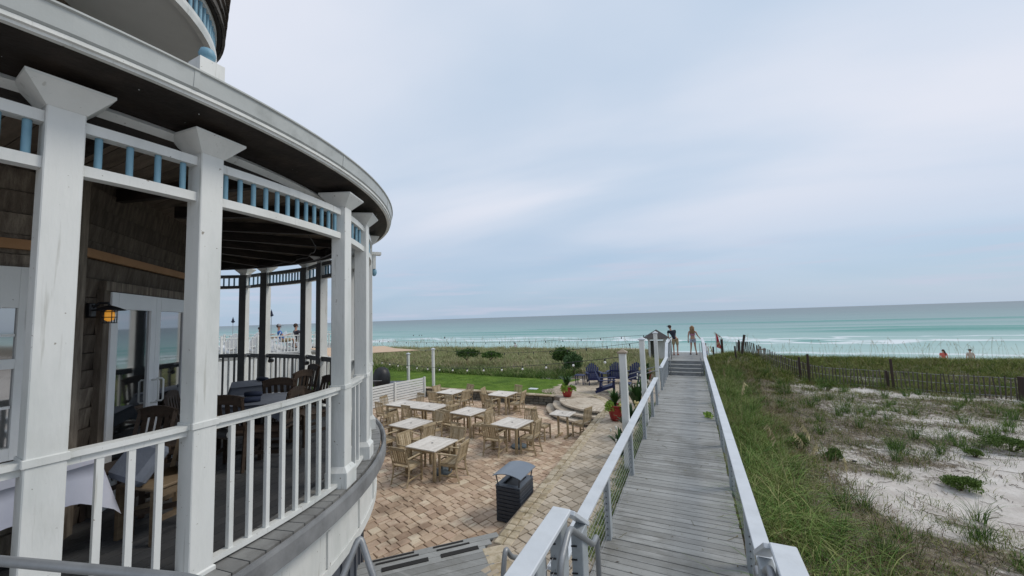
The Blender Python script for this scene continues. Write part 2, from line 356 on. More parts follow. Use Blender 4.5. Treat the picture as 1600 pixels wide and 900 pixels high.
def veg(x, y):
    x = np.asarray(x, float); y = np.asarray(y, float)
    g = lambda cx_, cy_, rx, ry, s: s*np.exp(-((x-cx_)/rx)**2-((y-cy_)/ry)**2)
    edge = 1.9+.9*np.exp(-((y-7)/2.2)**2)+1.6*sstep(12, 17, y)
    d = 1.15*sstep(edge+1.0, edge-.5, x)
    for a in ((3.4, 15.5, 2.2, 2.6, .85), (6.2, 15.4, 1.7, 1.0, .75), (3.0, 6.9, 1.5, .95, .95), (4.4, 7.6, 1.2, .6, .7), (4.1, 10.4, .55, .5, .6), (9.3, 15.6, 1.8, .9, .7),
              (6.8, 18.9, 2.2, 1.0, .5), (10.5, 19.2, 2.5, 1.0, .6), (4.2, 20.3, 2.2, 2.0, .7), (9, 24.5, 5, .8, .6), (5.6, 8.6, 1.3, .5, .5), (8, 12, 1, .5, .4), (13, 21, 4, 1.3, .6), (2.5, 26, 3, 4, 1), (2.6, 8.6, .9, 1.2, .9), (4.2, 6.6, 1.5, .5, .85), (3.6, 12.6, .9, .5, .7), (5.4, 13.6, 1.2, .5, .6), (6.6, 9.6, 1.0, .35, .5), (2.7, 11.2, .6, 1.6, .6), (7.8, 17.2, 1.5, .5, .6), (5.2, 17.4, 1.6, 1, .7), (3.5, 8.9, 1.6, .55, 1.0), (2.6, 8.2, .8, 1.3, .9), (5.2, 9.1, 1.2, .3, .7), (5.0, 12.4, .5, .6, .5), (4.6, 10.0, .5, .4, .7), (8.5, 21.3, 3.5, .8, .7), (6.0, 22.6, 3, .6, .5), (12, 18, 3, 1.2, .6), (10.5, 13.6, 1.6, .6, .5), (9.0, 20.0, 3, .5, .5)): d = d+g(*a)
    d = d+.75*sstep(25.2, 26.2, y+x*.33)*(x > 1)*(fbm(x*.6+5, y*.6+2) > .42)+1.1*sstep(27.0, 29.5, y+x*.12)*(1-.55*(fbm(x*.3+31, y*.5) > .6))
    d = d*(.55+1.0*fbm(x*.8+3, y*.8+8))+.30*(fbm(x*1.7, y*1.7+40)-.55)
    left = (x < -1.4)
    d = np.where(left, sstep(20.1, 20.8, y)*1.2, d)
    return np.clip(d*sstep(38.5, 36, y), 0, 1.2)

# ------------------------------------------------------------------ ground, sea
def grid(xs, ys):
    X, Y = np.meshgrid(xs, ys, indexing='ij'); nx, ny = X.shape
    I = np.arange(nx*ny).reshape(nx, ny)
    Q = np.stack([I[:-1, :-1], I[1:, :-1], I[1:, 1:], I[:-1, 1:]], -1).reshape(-1, 4)
    return X.ravel(), Y.ravel(), Q
xs = np.concatenate([np.linspace(-3000, -70, 14), np.arange(-60, -16, 1.5), np.arange(-16, 0, .6), np.arange(0, 16, .12), np.arange(16, 60, .8), np.linspace(70, 3000, 14)])
ys = np.concatenate([np.linspace(-3000, -20, 12), np.arange(-12, 3, 1.5), np.arange(3, 18, .12), np.arange(18, 40, .25), np.arange(40, 132, 2)])
X, Y, Q = grid(xs, ys); Z = terrain(X, Y)
gm = bpy.data.materials.new('sand'); gm.use_nodes = True
t = gm.node_tree; n = t.nodes; l = t.links; p = n['Principled BSDF']; p.inputs['Roughness'].default_value = .95; p.inputs['Specular IOR Level'].default_value = .15
at_ = n.new('ShaderNodeAttribute'); at_.attribute_name = 'veg'
co = n.new('ShaderNodeTexCoord')
def gn(sc, det=6, ro=.6):
    k = n.new('ShaderNodeTexNoise'); l.new(co.outputs['Object'], k.inputs[0]); k.inputs['Scale'].default_value = sc; k.inputs['Detail'].default_value = det; k.inputs['Roughness'].default_value = ro; return k.outputs[0]
def rampn(fac, els):
    k = n.new('ShaderNodeValToRGB')
    while len(k.color_ramp.elements) < len(els): k.color_ramp.elements.new(.5)
    for i, (ps, c) in enumerate(els): k.color_ramp.elements[i].position = ps; k.color_ramp.elements[i].color = (*c, 1)
    l.new(fac, k.inputs[0]); return k.outputs[0]
sand = rampn(gn(1.6), [(.3, (.40, .365, .335)), (.5, (.53, .495, .46)), (.68, (.62, .59, .555))])
litter = rampn(gn(9), [(.34, (.045, .036, .026)), (.5, (.10, .082, .055)), (.64, (.24, .205, .15)), (.72, (.42, .39, .35))])
ma = n.new('ShaderNodeMath'); ma.operation = 'MULTIPLY_ADD'; l.new(gn(7, 8, .7), ma.inputs[0]); ma.inputs[1].default_value = 1.9; ma.inputs[2].default_value = -1.15
mb_ = n.new('ShaderNodeMath'); mb_.operation = 'ADD'; l.new(ma.outputs[0], mb_.inputs[0]); l.new(at_.outputs['Fac'], mb_.inputs[1])
mr = n.new('ShaderNodeMapRange'); mr.interpolation_type = 'SMOOTHSTEP'; l.new(mb_.outputs[0], mr.inputs[0]); mr.inputs[1].default_value = .22; mr.inputs[2].default_value = .75; mr.inputs[4].default_value = .9
mi = n.new('ShaderNodeMixRGB'); l.new(mr.outputs[0], mi.inputs[0]); l.new(sand, mi.inputs[1]); l.new(litter, mi.inputs[2]); l.new(mi.outputs[0], p.inputs['Base Color'])
bu = n.new('ShaderNodeBump'); bu.inputs['Strength'].default_value = .6; bu.inputs['Distance'].default_value = .05; l.new(gn(14, 6), bu.inputs['Height']); l.new(bu.outputs[0], p.inputs['Normal'])
ground = np_mesh('ground', np.stack([X, Y, Z], -1), Q, gm, smooth=True); tag(ground, kind='structure')
va = ground.data.attributes.new('veg', 'FLOAT', 'POINT'); va.data.foreach_set('value', veg(X, Y).astype(np.float32))

# sea
ym = np.concatenate([np.arange(58, 150, .5), np.arange(150, 300, 1.5), np.geomspace(300, 40000, 50)])
xm = np.concatenate([-np.geomspace(40000, 330, 16), np.arange(-320, 200, 3.0), np.geomspace(205, 40000, 16)])
X, Y, Q = grid(xm, ym)
def wave(x, y):
    z = np.zeros_like(x)
    for y0, amp, wd, fr, ph in ((99, .42, 3.0, .010, 0), (114, .34, 3.2, .012, 30), (128, .55, 4.0, .008, 60), (148, .38, 5.0, .009, 11), (180, .34, 6, .007, 90), (222, .35, 7, .006, 140), (82, .2, 2.5, .014, 77)):
        yy = y-(y0+10*(vnoise(x*fr+ph, x*0+ph)-.5)+4*(vnoise(x*.05+ph, x*0)-.5))
        a = 1.6*amp*np.clip(1.7*vnoise(x*.018+ph*3, x*0+2.5)-.35, .05, 1.2)
        z = z+a*np.exp(-(yy/wd)**2)*np.where(yy < 0, 1, .8)
    return z+.10*(fbm(x*.12, y*.35)-.5)*sstep(1200, 200, y)
Zs = -3+wave(X, Y)
sm = bpy.data.materials.new('sea_water'); sm.use_nodes = True
t = sm.node_tree; n = t.nodes; l = t.links; p = n['Principled BSDF']; p.inputs['Roughness'].default_value = .42; p.inputs['Specular IOR Level'].default_value = .22
co = n.new('ShaderNodeTexCoord'); sp = n.new('ShaderNodeSeparateXYZ'); l.new(co.outputs['Object'], sp.inputs[0])
def mth(op, a, b=None, c=None, cl=False):
    k = n.new('ShaderNodeMath'); k.operation = op; k.use_clamp = cl
    for i, v in enumerate((a, b, c)):
        if v is None: continue
        if isinstance(v, (int, float)): k.inputs[i].default_value = v
        else: l.new(v, k.inputs[i])
    return k.outputs[0]
def nmap(sc, scale3, det=5, ro=.6, loc=(0, 0, 0)):
    mm = n.new('ShaderNodeMapping'); l.new(co.outputs['Object'], mm.inputs[0]); mm.inputs['Scale'].default_value = scale3; mm.inputs['Location'].default_value = loc
    k = n.new('ShaderNodeTexNoise'); l.new(mm.outputs[0], k.inputs[0]); k.inputs['Scale'].default_value = sc; k.inputs['Detail'].default_value = det; k.inputs['Roughness'].default_value = ro; return k.outputs[0]
yw = mth('MULTIPLY_ADD', nmap(1, (.012, .02, 1)), 60, mth('SUBTRACT', sp.outputs[1], 30))
lg = mth('LOGARITHM', mth('MAXIMUM', yw, 30), 10)      # 60 m = 1.78 ... 20 km = 4.3
fac = mth('DIVIDE', mth('SUBTRACT', lg, 1.7), 2.3, cl=True)
base = rampn(fac, [(0.0, (.46, .55, .51)), (.09, (.345, .48, .45)), (.19, (.255, .39, .375)), (.30, (.20, .305, .31)), (.48, (.17, .23, .25)), (.75, (.16, .20, .225))])
streakn = nmap(1, (.010, .09, 1), 6, .62, (5, 2, 0))
sk = n.new('ShaderNodeMapRange'); l.new(streakn, sk.inputs[0]); sk.inputs[1].default_value = .40; sk.inputs[2].default_value = .62; sk.inputs[3].default_value = 0; sk.inputs[4].default_value = .85
dk = n.new('ShaderNodeMixRGB'); dk.blend_type = 'MULTIPLY'; l.new(sk.outputs[0], dk.inputs[0]); l.new(base, dk.inputs[1]); dk.inputs[2].default_value = (.70, .84, .86, 1)
# clear green crests (wave height) and foam belts with torn edges
crest = n.new('ShaderNodeMapRange'); l.new(sp.outputs[2], crest.inputs[0]); crest.inputs[1].default_value = -2.88; crest.inputs[2].default_value = -2.5; crest.inputs[4].default_value = .85
cm = n.new('ShaderNodeMixRGB'); l.new(crest.outputs[0], cm.inputs[0]); l.new(dk.outputs[0], cm.inputs[1]); cm.inputs[2].default_value = (.045, .24, .21, 1)
def belt(y0, wdt, amp, loc, thr):
    yy = mth('SUBTRACT', mth('MULTIPLY_ADD', nmap(1, (.02, 0, 1), 4, .6, loc), amp, sp.outputs[1]), y0+amp/2)
    g_ = mth('SUBTRACT', 1.0, mth('DIVIDE', mth('ABSOLUTE', yy), wdt), cl=True)
    f_ = mth('MULTIPLY_ADD', nmap(1, (.10, .42, 1), 7, .68, loc), 1.9, mth('MULTIPLY_ADD', g_, 1.2, -thr))
    return mth('MULTIPLY', mth('MULTIPLY', f_, 3.0, cl=True), mth('MULTIPLY', g_, 6.0, cl=True))
foam = mth('MAXIMUM', mth('MAXIMUM', belt(98, 6, 60, (1, 2, 0), 1.62), mth('MULTIPLY', belt(110, 4.0, 70, (7, 4, 0), 1.6), .85)), mth('MULTIPLY', belt(72, 4, 30, (3, 9, 0), 1.75), .8))
fm = n.new('ShaderNodeMixRGB'); l.new(foam, fm.inputs[0]); l.new(cm.outputs[0], fm.inputs[1]); fm.inputs[2].default_value = (.64, .69, .71, 1); l.new(fm.outputs[0], p.inputs['Base Color'])
bu = n.new('ShaderNodeBump'); bu.inputs['Strength'].default_value = .5; bu.inputs['Distance'].default_value = .4; l.new(nmap(1, (.25, .8, 1), 6, .65), bu.inputs['Height']); l.new(bu.outputs[0], p.inputs['Normal'])
sea = np_mesh('sea_water', np.stack([X, Y, Zs], -1), Q, sm, smooth=True); tag(sea, kind='structure')

# ------------------------------------------------------------------ paving
def pavers(name, inside, x0, x1, y0, y1, ang, z, material, seed=1, gap=.007, rows=(.18, .22, .22), ws=(.15, .21, .21, .27)):
    rg = random.Random(seed); m = Matrix.Rotation(ang, 3, 'Z'); mi_ = m.inverted()
    cs = [mi_ @ Vector((x, y, 0)) for x in (x0, x1) for y in (y0, y1)]
    u0, u1 = min(c.x for c in cs), max(c.x for c in cs); v0, v1 = min(c.y for c in cs), max(c.y for c in cs)
    mb = MB(); v = v0
    while v < v1:
        h = rg.choice(rows); u = u0-rg.random()*.3
        while u < u1:
            w = rg.choice(ws); H0, V0 = h, v
            for h, v in (((H0, V0),) if (H0 < .2 or rg.random() > .2) else ((H0*.42, V0), (H0*.58, V0+H0*.42))):
                c = m @ Vector((u+w/2, v+h/2, 0))
                if not inside(c.x, c.y): continue
                a, b = w/2-gap, h/2-gap; dz = rg.uniform(-.004, .004); vs = []
                j = [(rg.uniform(-.005, .005), rg.uniform(-.005, .005)) for _ in range(4)]
                for k, (sx, sy) in enumerate(((-1, -1), (1, -1), (1, 1), (-1, 1))):
                    vs.append(m @ Vector((u+w/2+sx*(a-.009)+j[k][0], v+h/2+sy*(b-.009)+j[k][1], 0)) + Vector((0, 0, z+dz)))
                for k, (sx, sy) in enumerate(((-1, -1), (1, -1), (1, 1), (-1, 1))):
                    q = m @ Vector((u+w/2+sx*a+j[k][0], v+h/2+sy*b+j[k][1], 0)); vs += [q + Vector((0, 0, z+dz-.007)), q + Vector((0, 0, z-.03))]
                fs = [(0, 1, 2, 3)]
                for k in range(4):
                    k2 = (k+1) % 4; fs += [(k, 4+2*k, 4+2*k2, k2), (4+2*k, 5+2*k, 5+2*k2, 4+2*k2)]
                mb.add(vs, fs)
            h, v = H0, V0; u += w
        v += h
    o = mb.build(name, material); tag(o, kind='structure'); return o
def ax(y): return -2.99-.022*(y-5.8)            # inner edge of the raised walkway border
C_ST = Vector((-3.15, 15.8)); 
def in_patio(x, y):
    return x < ax(y)+.02 and x > -14.6 and y < 15.95 and (x-y) < -8.72+0*y and ((x+8.2)**2+(y-1.2)**2 > 4.4**2)
# the landing deck's front edge runs from (-4.3,4.4) to (-3.03,5.65): x - y = -8.69
pavers('patio_paving', in_patio, -14.6, -2.9, 2, 16, R(70), 0, PAVER, 2)
tag(MB().prism([(-15, -3), (-2.95, -3), (-3.1, 16.2), (-15, 16.2)], -.3, -.022).build('patio_bed', JOINT), kind='structure')
def in_walk(x, y):
    if y < 13.6 and x > ax(y)+.22 and x < -1.36 and y > 1: return True
    if (x-C_ST.x)**2+(y-C_ST.y)**2 < 1.0**2 and x < -2.6: return False
    if 13.6 <= y < 21.0 and x < -1.36 and (x+3.3)**2/2.9**2+(y-17.9)**2/3.1**2 < 1: return True
    if 13.6 <= y < 17.5 and -2.95 < x < -1.36: return True
    return False
pavers('walkway_paving', in_walk, -7, -1.3, 1, 21.5, R(66), .45, PAVERW, 5)
bed = [(-2.95, -2), (-1.36, -2), (-1.36, 21)]
for k in range(0, 13): a = R(60+k*15); bed.append((-3.3+3.05*math.cos(a), 17.9+3.2*math.sin(a)))
bed += [(-5.4, 16.05), (-5.25, 15.9), (-3.15, 15.8), (-3.1, 13.5)]
tag(MB().prism(bed, -.3, .432).build('walkway_bed', mat('sandy_joint', [(.15, .12, .09), (.24, .20, .155)], .95, 8)), kind='structure')
# mossy border courses and their low wall
mb = MB(); y = 5.35; k = 0
while y < 13.4:
    ln = rnd.uniform(.17, .24)
    for a_, b_ in ((0, .15), (.155, .30)):
        mb.box((ax(y)+(a_+b_)/2, y+ln/2, .40), (b_-a_-.006, ln-.01, .115+rnd.uniform(-.006, .006)), rz=R(1.3)+rnd.uniform(-.02, .02), ch=.012)
    y += ln
for rr, a0, a1 in ((2.18, 183, 250), (.0, 0, 0)):
    pass
for ring, (ra, rb) in enumerate(((2.10, 2.28),)):
    pass
# border continues round the step landing on the walkway side
pth = [(-2.96, 13.4), (-2.93, 14.0), (-3.0, 14.7), (-3.22, 15.3), (-3.6, 15.95), (-4.1, 16.4), (-4.6, 16.65), (-5.1, 16.75)]
for i in range(len(pth)-1):
    p0 = Vector((*pth[i], 0)); p1 = Vector((*pth[i+1], 0)); nseg = max(1, int((p1-p0).length/.2)); d = (p1-p0).normalized(); nrm = Vector((-d.y, d.x, 0))
    for s_ in range(nseg):
        c = p0+(p1-p0)*(s_+.5)/nseg
        for off in (-.08, .08): mb.box(c+nrm*off+Vector((0, 0, .40)), (.15, (p1-p0).length/nseg-.01, .112+rnd.uniform(-.004, .004)), rz=math.atan2(d.y, d.x)-math.pi/2, ch=.01)
# turned course beside the landing deck
c0 = Vector((-3.06, 5.14, 0)); c1 = Vector((-2.50, 4.55, 0)); d = (c1-c0).normalized()
for s_ in range(9):
    c = c0+d*(.1+s_*.2)+Vector((d.y, -d.x, 0))*-.16
    mb.box(c+Vector((0, 0, .395)), (.33, .19, .115+rnd.uniform(-.005, .005)), rz=math.atan2(d.y, d.x)-math.pi/2, ch=.012)
tag(mb.build('walkway_border', MOSS), kind='structure')
bw = MB()
y = 5.4
for row in range(3):
    y = 5.35+row*.1
    while y < 13.3:
        ln = rnd.uniform(.18, .34); bw.box((ax(y)+.13, y+ln/2, .055+row*.115), (.22, ln-.012, .108), ch=.01); y += ln
tag(bw.build('low_wall', STONE), 'low stacked stone wall holding up the raised walkway beside the patio', 'wall')
# steps: three curved levels
for i, (rr, zt) in enumerate(((2.08, .45), (2.36, .30), (2.64, .15))):
    mb = MB(); top = zt-.001*i
    a0, a1 = 182, 272 if i == 0 else 270-3*i
    nseg = 26
    for ring_i, (ri, ro) in enumerate(((rr-.22, rr), (rr-.62, rr-.23), (rr-.93, rr-.63), (rr-1.25, rr-.94), (rr-1.55, rr-1.26), (rr-1.85, rr-1.56)) if i == 0 else ((rr-.32, rr), (rr-.6, rr-.33))):
        ns = max(4, int(nseg*ro/rr))
        for k in range(ns):
            t0 = R(a0+(a1-a0)*k/ns)+.004; t1 = R(a0+(a1-a0)*(k+1)/ns)-.004
            q = [(C_ST.x+r_*math.cos(t_), C_ST.y+r_*math.sin(t_)) for r_, t_ in ((ri, t0), (ro, t0), (ro, t1), (ri, t1))]
            mb.prism(q, top-.06, top+rnd.uniform(-.004, .004))
    tag(mb.build('stone_step' if i else 'step_landing', PAVERW), kind='structure')
    a_ = [R(a0+(a1-a0)*k/30) for k in range(31)]
    rb = MB()
    for k in range(30):
        t0, t1 = a_[k]+.003, a_[k+1]-.003
        rb.prism([(C_ST.x+r_*math.cos(t_), C_ST.y+r_*math.sin(t_)) for r_, t_ in ((rr-.25, t0), (rr-.03, t0), (rr-.03, t1), (rr-.25, t1))], top-.155, top-.062)
    rb.prism([(C_ST.x, C_ST.y)]+[(C_ST.x+(rr-.26)*math.cos(t_), C_ST.y+(rr-.26)*math.sin(t_)) for t_ in a_], top-.16, top-.064)
    tag(rb.build('step_riser', STONE), kind='structure')
# retaining wall behind the patio
rw = empty('retaining_wall', (-9, 15.95, 0), label='low dark stacked stone retaining wall with flat capstones between patio and lawn', cat='wall')
mb = MB(); mc = MB()
for row in range(3):
    x = -13.3
    while x < -5.35:
        w = rnd.uniform(.16, .42); mb.box((x+w/2+9, rnd.uniform(-.02, .02), .06+row*.125), (w-.015, .24, .115), ch=.015); x += w
x = -13.3
while x < -5.3:
    w = rnd.uniform(.25, .4); mc.box((x+w/2+9, -.02, .415), (w-.01, .32, .055+rnd.uniform(-.004, .004)), rz=rnd.uniform(-.01, .01), ch=.01); x += w
mb.build('stone_courses', STONE, rw); mc.build('capstones', MOSS, rw)
# lawn
lawn = [(-5.6, 16.1), (-13.3, 16.1), (-17, 15.2), (-30, 10), (-32, 22), (-21, 21.6), (-14.3, 20.5), (-9.5, 19.9), (-6.9, 19.85), (-5.7, 20.3), (-5.5, 19.8), (-6.1, 18.6), (-6.1, 17)]
lw = MB().prism(lawn, .1, .435).build('lawn', LAWN); tag(lw, kind='structure')
def inpoly(pl, x, y):
    c = np.zeros(np.shape(x), bool); n_ = len(pl)
    for i in range(n_):
        x1, y1 = pl[i]; x2, y2 = pl[(i+1) % n_]
        c ^= ((y1 > y) != (y2 > y)) & (x < (x2-x1)*(y-y1)/(y2-y1+1e-12)+x1)
    return c
# gravel bed by the wall end
gp = MB()
for _ in range(500):
    a, r_ = rnd.uniform(0, 6.28), math.sqrt(rnd.random()); x, y = -5.75+.75*r_*math.cos(a), 16.75+.62*r_*math.sin(a)
    gp.sphere((x, y, .45), rnd.uniform(.015, .035), 6, (1, 1, .7))
tag(gp.build('gravel', PAVERW), kind='stuff')

# ------------------------------------------------------------------ grasses
def blades(name, P, hgt, material, nb=24, rad=.14, lean=.55, width=.006, seed=0, seg=4, kind='stuff', curl=1.0):
    """P: (n,3) clump roots, hgt: (n,) clump heights -> one mesh of curved tapering blades"""
    g = np.random.default_rng(seed); n_ = len(P); m = n_*nb
    root = np.repeat(P, nb, 0).astype(float); H_ = np.repeat(hgt, nb)*g.uniform(.45, 1.12, m)
    a = g.uniform(0, 2*np.pi, m); rr = rad*np.sqrt(g.random(m)); root[:, 0] += rr*np.cos(a); root[:, 1] += rr*np.sin(a)
    az = a+g.normal(0, .9, m); ln = np.abs(g.normal(lean, .28, m))*H_; dx, dy = np.cos(az), np.sin(az)
    fa = g.uniform(0, 2*np.pi, m); wx, wy = np.cos(fa), np.sin(fa); w = width*g.uniform(.6, 1.4, m)
    V = np.zeros((m, seg, 2, 3))
    for i in range(seg):
        t_ = i/(seg-1); hh = H_*(t_-.30*curl*t_**2.4*np.minimum(ln/H_*1.6, 1.6)); out = ln*t_**1.8
        cxx = root[:, 0]+dx*out; cyy = root[:, 1]+dy*out; ww = w*(1-t_)**.7+.0006
        for s_, sg in ((0, -1), (1, 1)):
            V[:, i, s_, 0] = cxx+sg*wx*ww; V[:, i, s_, 1] = cyy+sg*wy*ww; V[:, i, s_, 2] = root[:, 2]+hh-.02
    I = np.arange(m*seg*2).reshape(m, seg, 2)
    Q = np.stack([I[:, :-1, 0], I[:, :-1, 1], I[:, 1:, 1], I[:, 1:, 0]], -1).reshape(-1, 4)
    o = np_mesh(name, V, Q, material); tag(o, kind=kind); return o
rg = np.random.default_rng(11)
def scatter(n_, x0, x1, y0, y1, dens, keep=None, jit=True):
    x = rg.uniform(x0, x1, n_); y = rg.uniform(y0, y1, n_); d = dens(x, y); k = rg.random(n_) < d
    if keep is not None: k &= keep(x, y)
    return x[k], y[k]
inwedge = lambda x, y: (x < .95*y+2.5)
offwalk = lambda x, y: (x > .66) & inwedge(x, y)
# dune side, right of the boardwalk
x, y = scatter(7000, .66, 22, 3.2, 27, lambda x, y: np.clip(veg(x, y)**1.1*1.1, 0, 1), offwalk)
tall = .26+.34*np.exp(-((x-1.2)/.9)**2)
blades('dune_grass', np.stack([x, y, terrain(x, y)], -1), tall*rg.uniform(.6, 1.15, len(x)), GREEN1, 22, .20, .75, .0042, 1)
x, y = scatter(1900, .66, 2.6, 3.2, 24, lambda x, y: sstep(2.6, 1.0, x)*(.25+.75*(fbm(x*1.1+50, y*.9) > .47)), offwalk)
nr_ = y < 11
blades('lush_grass', np.stack([x, y, terrain(x, y)], -1)[~nr_], rg.uniform(.30, .70, (~nr_).sum()), GREEN2, 28, .17, .8, .0056, 2)
blades('lush_grass_near', np.stack([x, y, terrain(x, y)], -1)[nr_], rg.uniform(.35, .85, nr_.sum()), GREEN2, 24, .12, .95, .0062, 32, seg=6, curl=1.3)
x, y = scatter(4200, .7, 22, 3.2, 27, lambda x, y: veg(x, y)*.7+.04, offwalk)
blades('dry_grass', np.stack([x, y, terrain(x, y)], -1), rg.uniform(.12, .40, len(x)), BROWNG, 16, .22, 1.3, .0034, 3)
x, y = scatter(1400, 1.5, 16, 6, 23, lambda x, y: .18+.0*x, offwalk)
blades('sand_tufts', np.stack([x, y, terrain(x, y)], -1), rg.uniform(.12, .32, len(x)), GREEN1, 9, .05, .5, .0035, 4)
x, y = scatter(1500, .9, 16, 4, 25, lambda x, y: (veg(x, y) > .28)*.22, offwalk)
blades('bunch_grass', np.stack([x, y, terrain(x, y)], -1), rg.uniform(.38, .78, len(x)), GREEN2, 60, .10, .6, .0042, 21)
x, y = scatter(2600, .9, 16, 4, 25, lambda x, y: np.clip(veg(x, y), 0, 1)*.4*(fbm(x*1.5+70, y*1.5) > .5)+.01, offwalk)
blades('dead_weed', np.stack([x, y, terrain(x, y)], -1), rg.uniform(.10, .26, len(x)), mat('dead_weed', [(.03, .02, .014), (.07, .045, .032), (.13, .095, .065)], .9, 1.5, island=.7, spec=.1), 26, .24, 1.6, .0035, 22)
x, y = scatter(520, .75, 3.0, 3.6, 26, lambda x, y: .7+0*x, offwalk)
blades('dead_stalks', np.stack([x, y, terrain(x, y)], -1), rg.uniform(.35, .72, len(x)), BROWNG, 14, .16, .7, .0038, 31)
# far crest on the right and mound beside the platform
x, y = scatter(12000, .5, 50, 23.2, 37, lambda x, y: veg(x, y)*.95, lambda x, y: (x > .75) | ((x > .2) & (y > 28)))
blades('dune_crest_grass', np.stack([x, y, terrain(x, y)], -1), rg.uniform(.22, .60, len(x)), GREEN1, 18, .3, .7, .008, 5)
x, y = scatter(2600, .9, 46, 23.2, 37, lambda x, y: np.clip(veg(x, y), 0, 1)*.6)
blades('crest_dry_grass', np.stack([x, y, terrain(x, y)], -1), rg.uniform(.2, .5, len(x)), BROWNG, 14, .25, .9, .007, 41)
# dune hedge behind the lawn
x, y = scatter(6200, -46, -1.5, 20.2, 35, lambda x, y: veg(x, y)*.8, lambda x, y: ~((x > -6.2) & (y < 21.4)) & (y > 20.6-.0*x) & ((x < -1.9) | (y > 28.5)) & ~((abs(x+2.45) < .75) & (abs(y-30.2) < .8)))
blades('dune_hedge', np.stack([x, y, terrain(x, y)], -1), rg.uniform(.30, .62, len(x)), GREEN3, 20, .35, .62, .014, 6)
x, y = scatter(1800, -40, -6.3, 20.2, 22.0, lambda x, y: .8+0*x)
blades('hedge_front', np.stack([x, y, terrain(x, y)], -1), rg.uniform(.35, .62, len(x)), GREEN2, 18, .28, .7, .012, 7)
# short blades over the lawn
x, y = scatter(26000, -22, -5.4, 16.1, 21.5, lambda x, y: inpoly(lawn, x, y)*1.0)
blades('lawn_blades', np.stack([x, y, 0*x+.435], -1), rg.uniform(.025, .05, len(x)), mat('lawn_blade', [(.045, .085, .012), (.085, .14, .02), (.14, .19, .035)], .8, .8, island=.6, spec=.1), 5, .06, .6, .006, 8, seg=3)
# sea oats: tall stalks with hanging seed heads
def oats(name, P, H_, seed, head=True, thick=.003, lean=.25, mat_=None, hs=1.0):
    g = random.Random(seed); mb = MB()
    for (x, y, z), h in zip(P, H_):
        az = g.uniform(0, 6.28); ln = g.uniform(.05, 1)*lean*h; pts = []
        for i in range(6):
            t_ = i/5; pts.append(Vector((x+math.cos(az)*ln*t_**2.2, y+math.sin(az)*ln*t_**2.2, z+h*(t_-.10*t_**5))))
        mb.tube(pts, [thick*(1-.5*i/5) for i in range(6)], 3, cap=False)
        if head:
            for k in range(int(9*hs)):
                t_ = .72+.28*k/(int(9*hs)-1); i = t_*5; q = pts[int(min(i, 4))].lerp(pts[int(min(i, 4))+1], i-int(min(i, 4)))
                dr = Vector((math.cos(az)+g.uniform(-.8, .8), math.sin(az)+g.uniform(-.8, .8), -1.1)).normalized()*h*g.uniform(.02, .045)*hs**.7
                s_ = Vector((g.uniform(-1, 1), g.uniform(-1, 1), .3)).normalized()*h*.005*hs**.5
                mb.add([q-s_, q+s_, q+dr+s_*.6, q+dr-s_*.6], [(0, 1, 2, 3)])
    return tag(mb.build(name, mat_ or OATS), kind='stuff')
x, y = scatter(520, .7, 45, 29, 37, lambda x, y: .9+0*x); oats('sea_oats', list(zip(x, y, terrain(x, y))), rg.uniform(.9, 1.8, len(x)), 1, True, .0040, .35)
x, y = scatter(900, -42, -1.6, 24, 33, lambda x, y: .9+0*x, lambda x, y: (x < -2.6)); oats('dune_stalks', list(zip(x, y, terrain(x, y))), rg.uniform(1.0, 1.75, len(x)), 2, True, .0042, .3)
near = [(2.15, 10.2, 1.35), (2.3, 10.5, 1.5), (2.0, 10.0, 1.2), (2.55, 9.6, 1.15), (1.15, 13.3, 1.6), (1.45, 9.0, 1.5), (3.05, 5.9, .95), (1.5, 5.5, .9), (1.0, 17, 1.5), (1.2, 20, 1.6), (1.0, 23.5, 1.7), (1.5, 26, 1.7), (2.1, 28, 1.9)]
oats('sea_oats_near', [(a, b, float(terrain(a, b))) for a, b, c in near], [c for a, b, c in near], 5, True, .0055, .5, None, 3.0)
# runners and twigs on the sand
mb = MB(); g = random.Random(4)
for _ in range(1300):
    x0, y0 = g.uniform(1.5, 14), g.uniform(6, 23)
    if x0 > .95*y0+1: continue
    if _ % 3: x0 += .6*math.sin(y0*2.1); y0 += .5*math.sin(x0*1.7)
    a = g.gauss(-.5, .5 if _ < 200 else 1.2); ln = g.uniform(.2, 1.3) if _ < 200 else g.uniform(.05, .4); pts = []
    for i in range(7):
        a += g.uniform(-.25, .25); x0 += math.cos(a)*ln/6; y0 += math.sin(a)*ln/6; pts.append((x0, y0, float(terrain(x0, y0))+.008+g.random()*.02))
    mb.tube(pts, g.uniform(.003, .008), 3, cap=False)
tag(mb.build('runner_twigs', STEM), kind='stuff')

# ------------------------------------------------------------------ boardwalk
WX0, WX1, WZ = -1.36, .44, .55
mb = MB(); y = 3.2; g = random.Random(3)
while y < 22.0:
    w = .138; dz = g.uniform(-.003, .003)
    mb.box(((WX0+WX1)/2+g.uniform(-.008, .008), y+w/2, WZ-.019+dz), (WX1-WX0+.06, w-.011, .038), ch=.004); y += w
tag(mb.build('boardwalk_deck', DECK), kind='structure')
mb = MB()
for x in (WX0+.05, -.46, WX1-.05): mb.box((x, 12.6, WZ-.17), (.05, 18.8, .24))
for y in np.arange(3.6, 22, 2.45):
    for x in (WX0+.05, WX1-.05): mb.box((x, y, WZ-.45), (.14, .14, .5))
tag(mb.build('boardwalk_joists', POSTG), kind='structure')
mb = MB(); gg = random.Random(9); y = 3.2
while y < 13:
    for x in (-1.27, -1.24, -.48, -.44, .33, .36):
        for dy in (.04, .10): mb.lathe([(.0045, 0), (.0045, .0012)], (x+gg.uniform(-.004, .004), y+dy-.01, WZ+.0025), 6)
    y += .138
tag(mb.build('deck_screws', RIMG), kind='structure')
mb = MB()
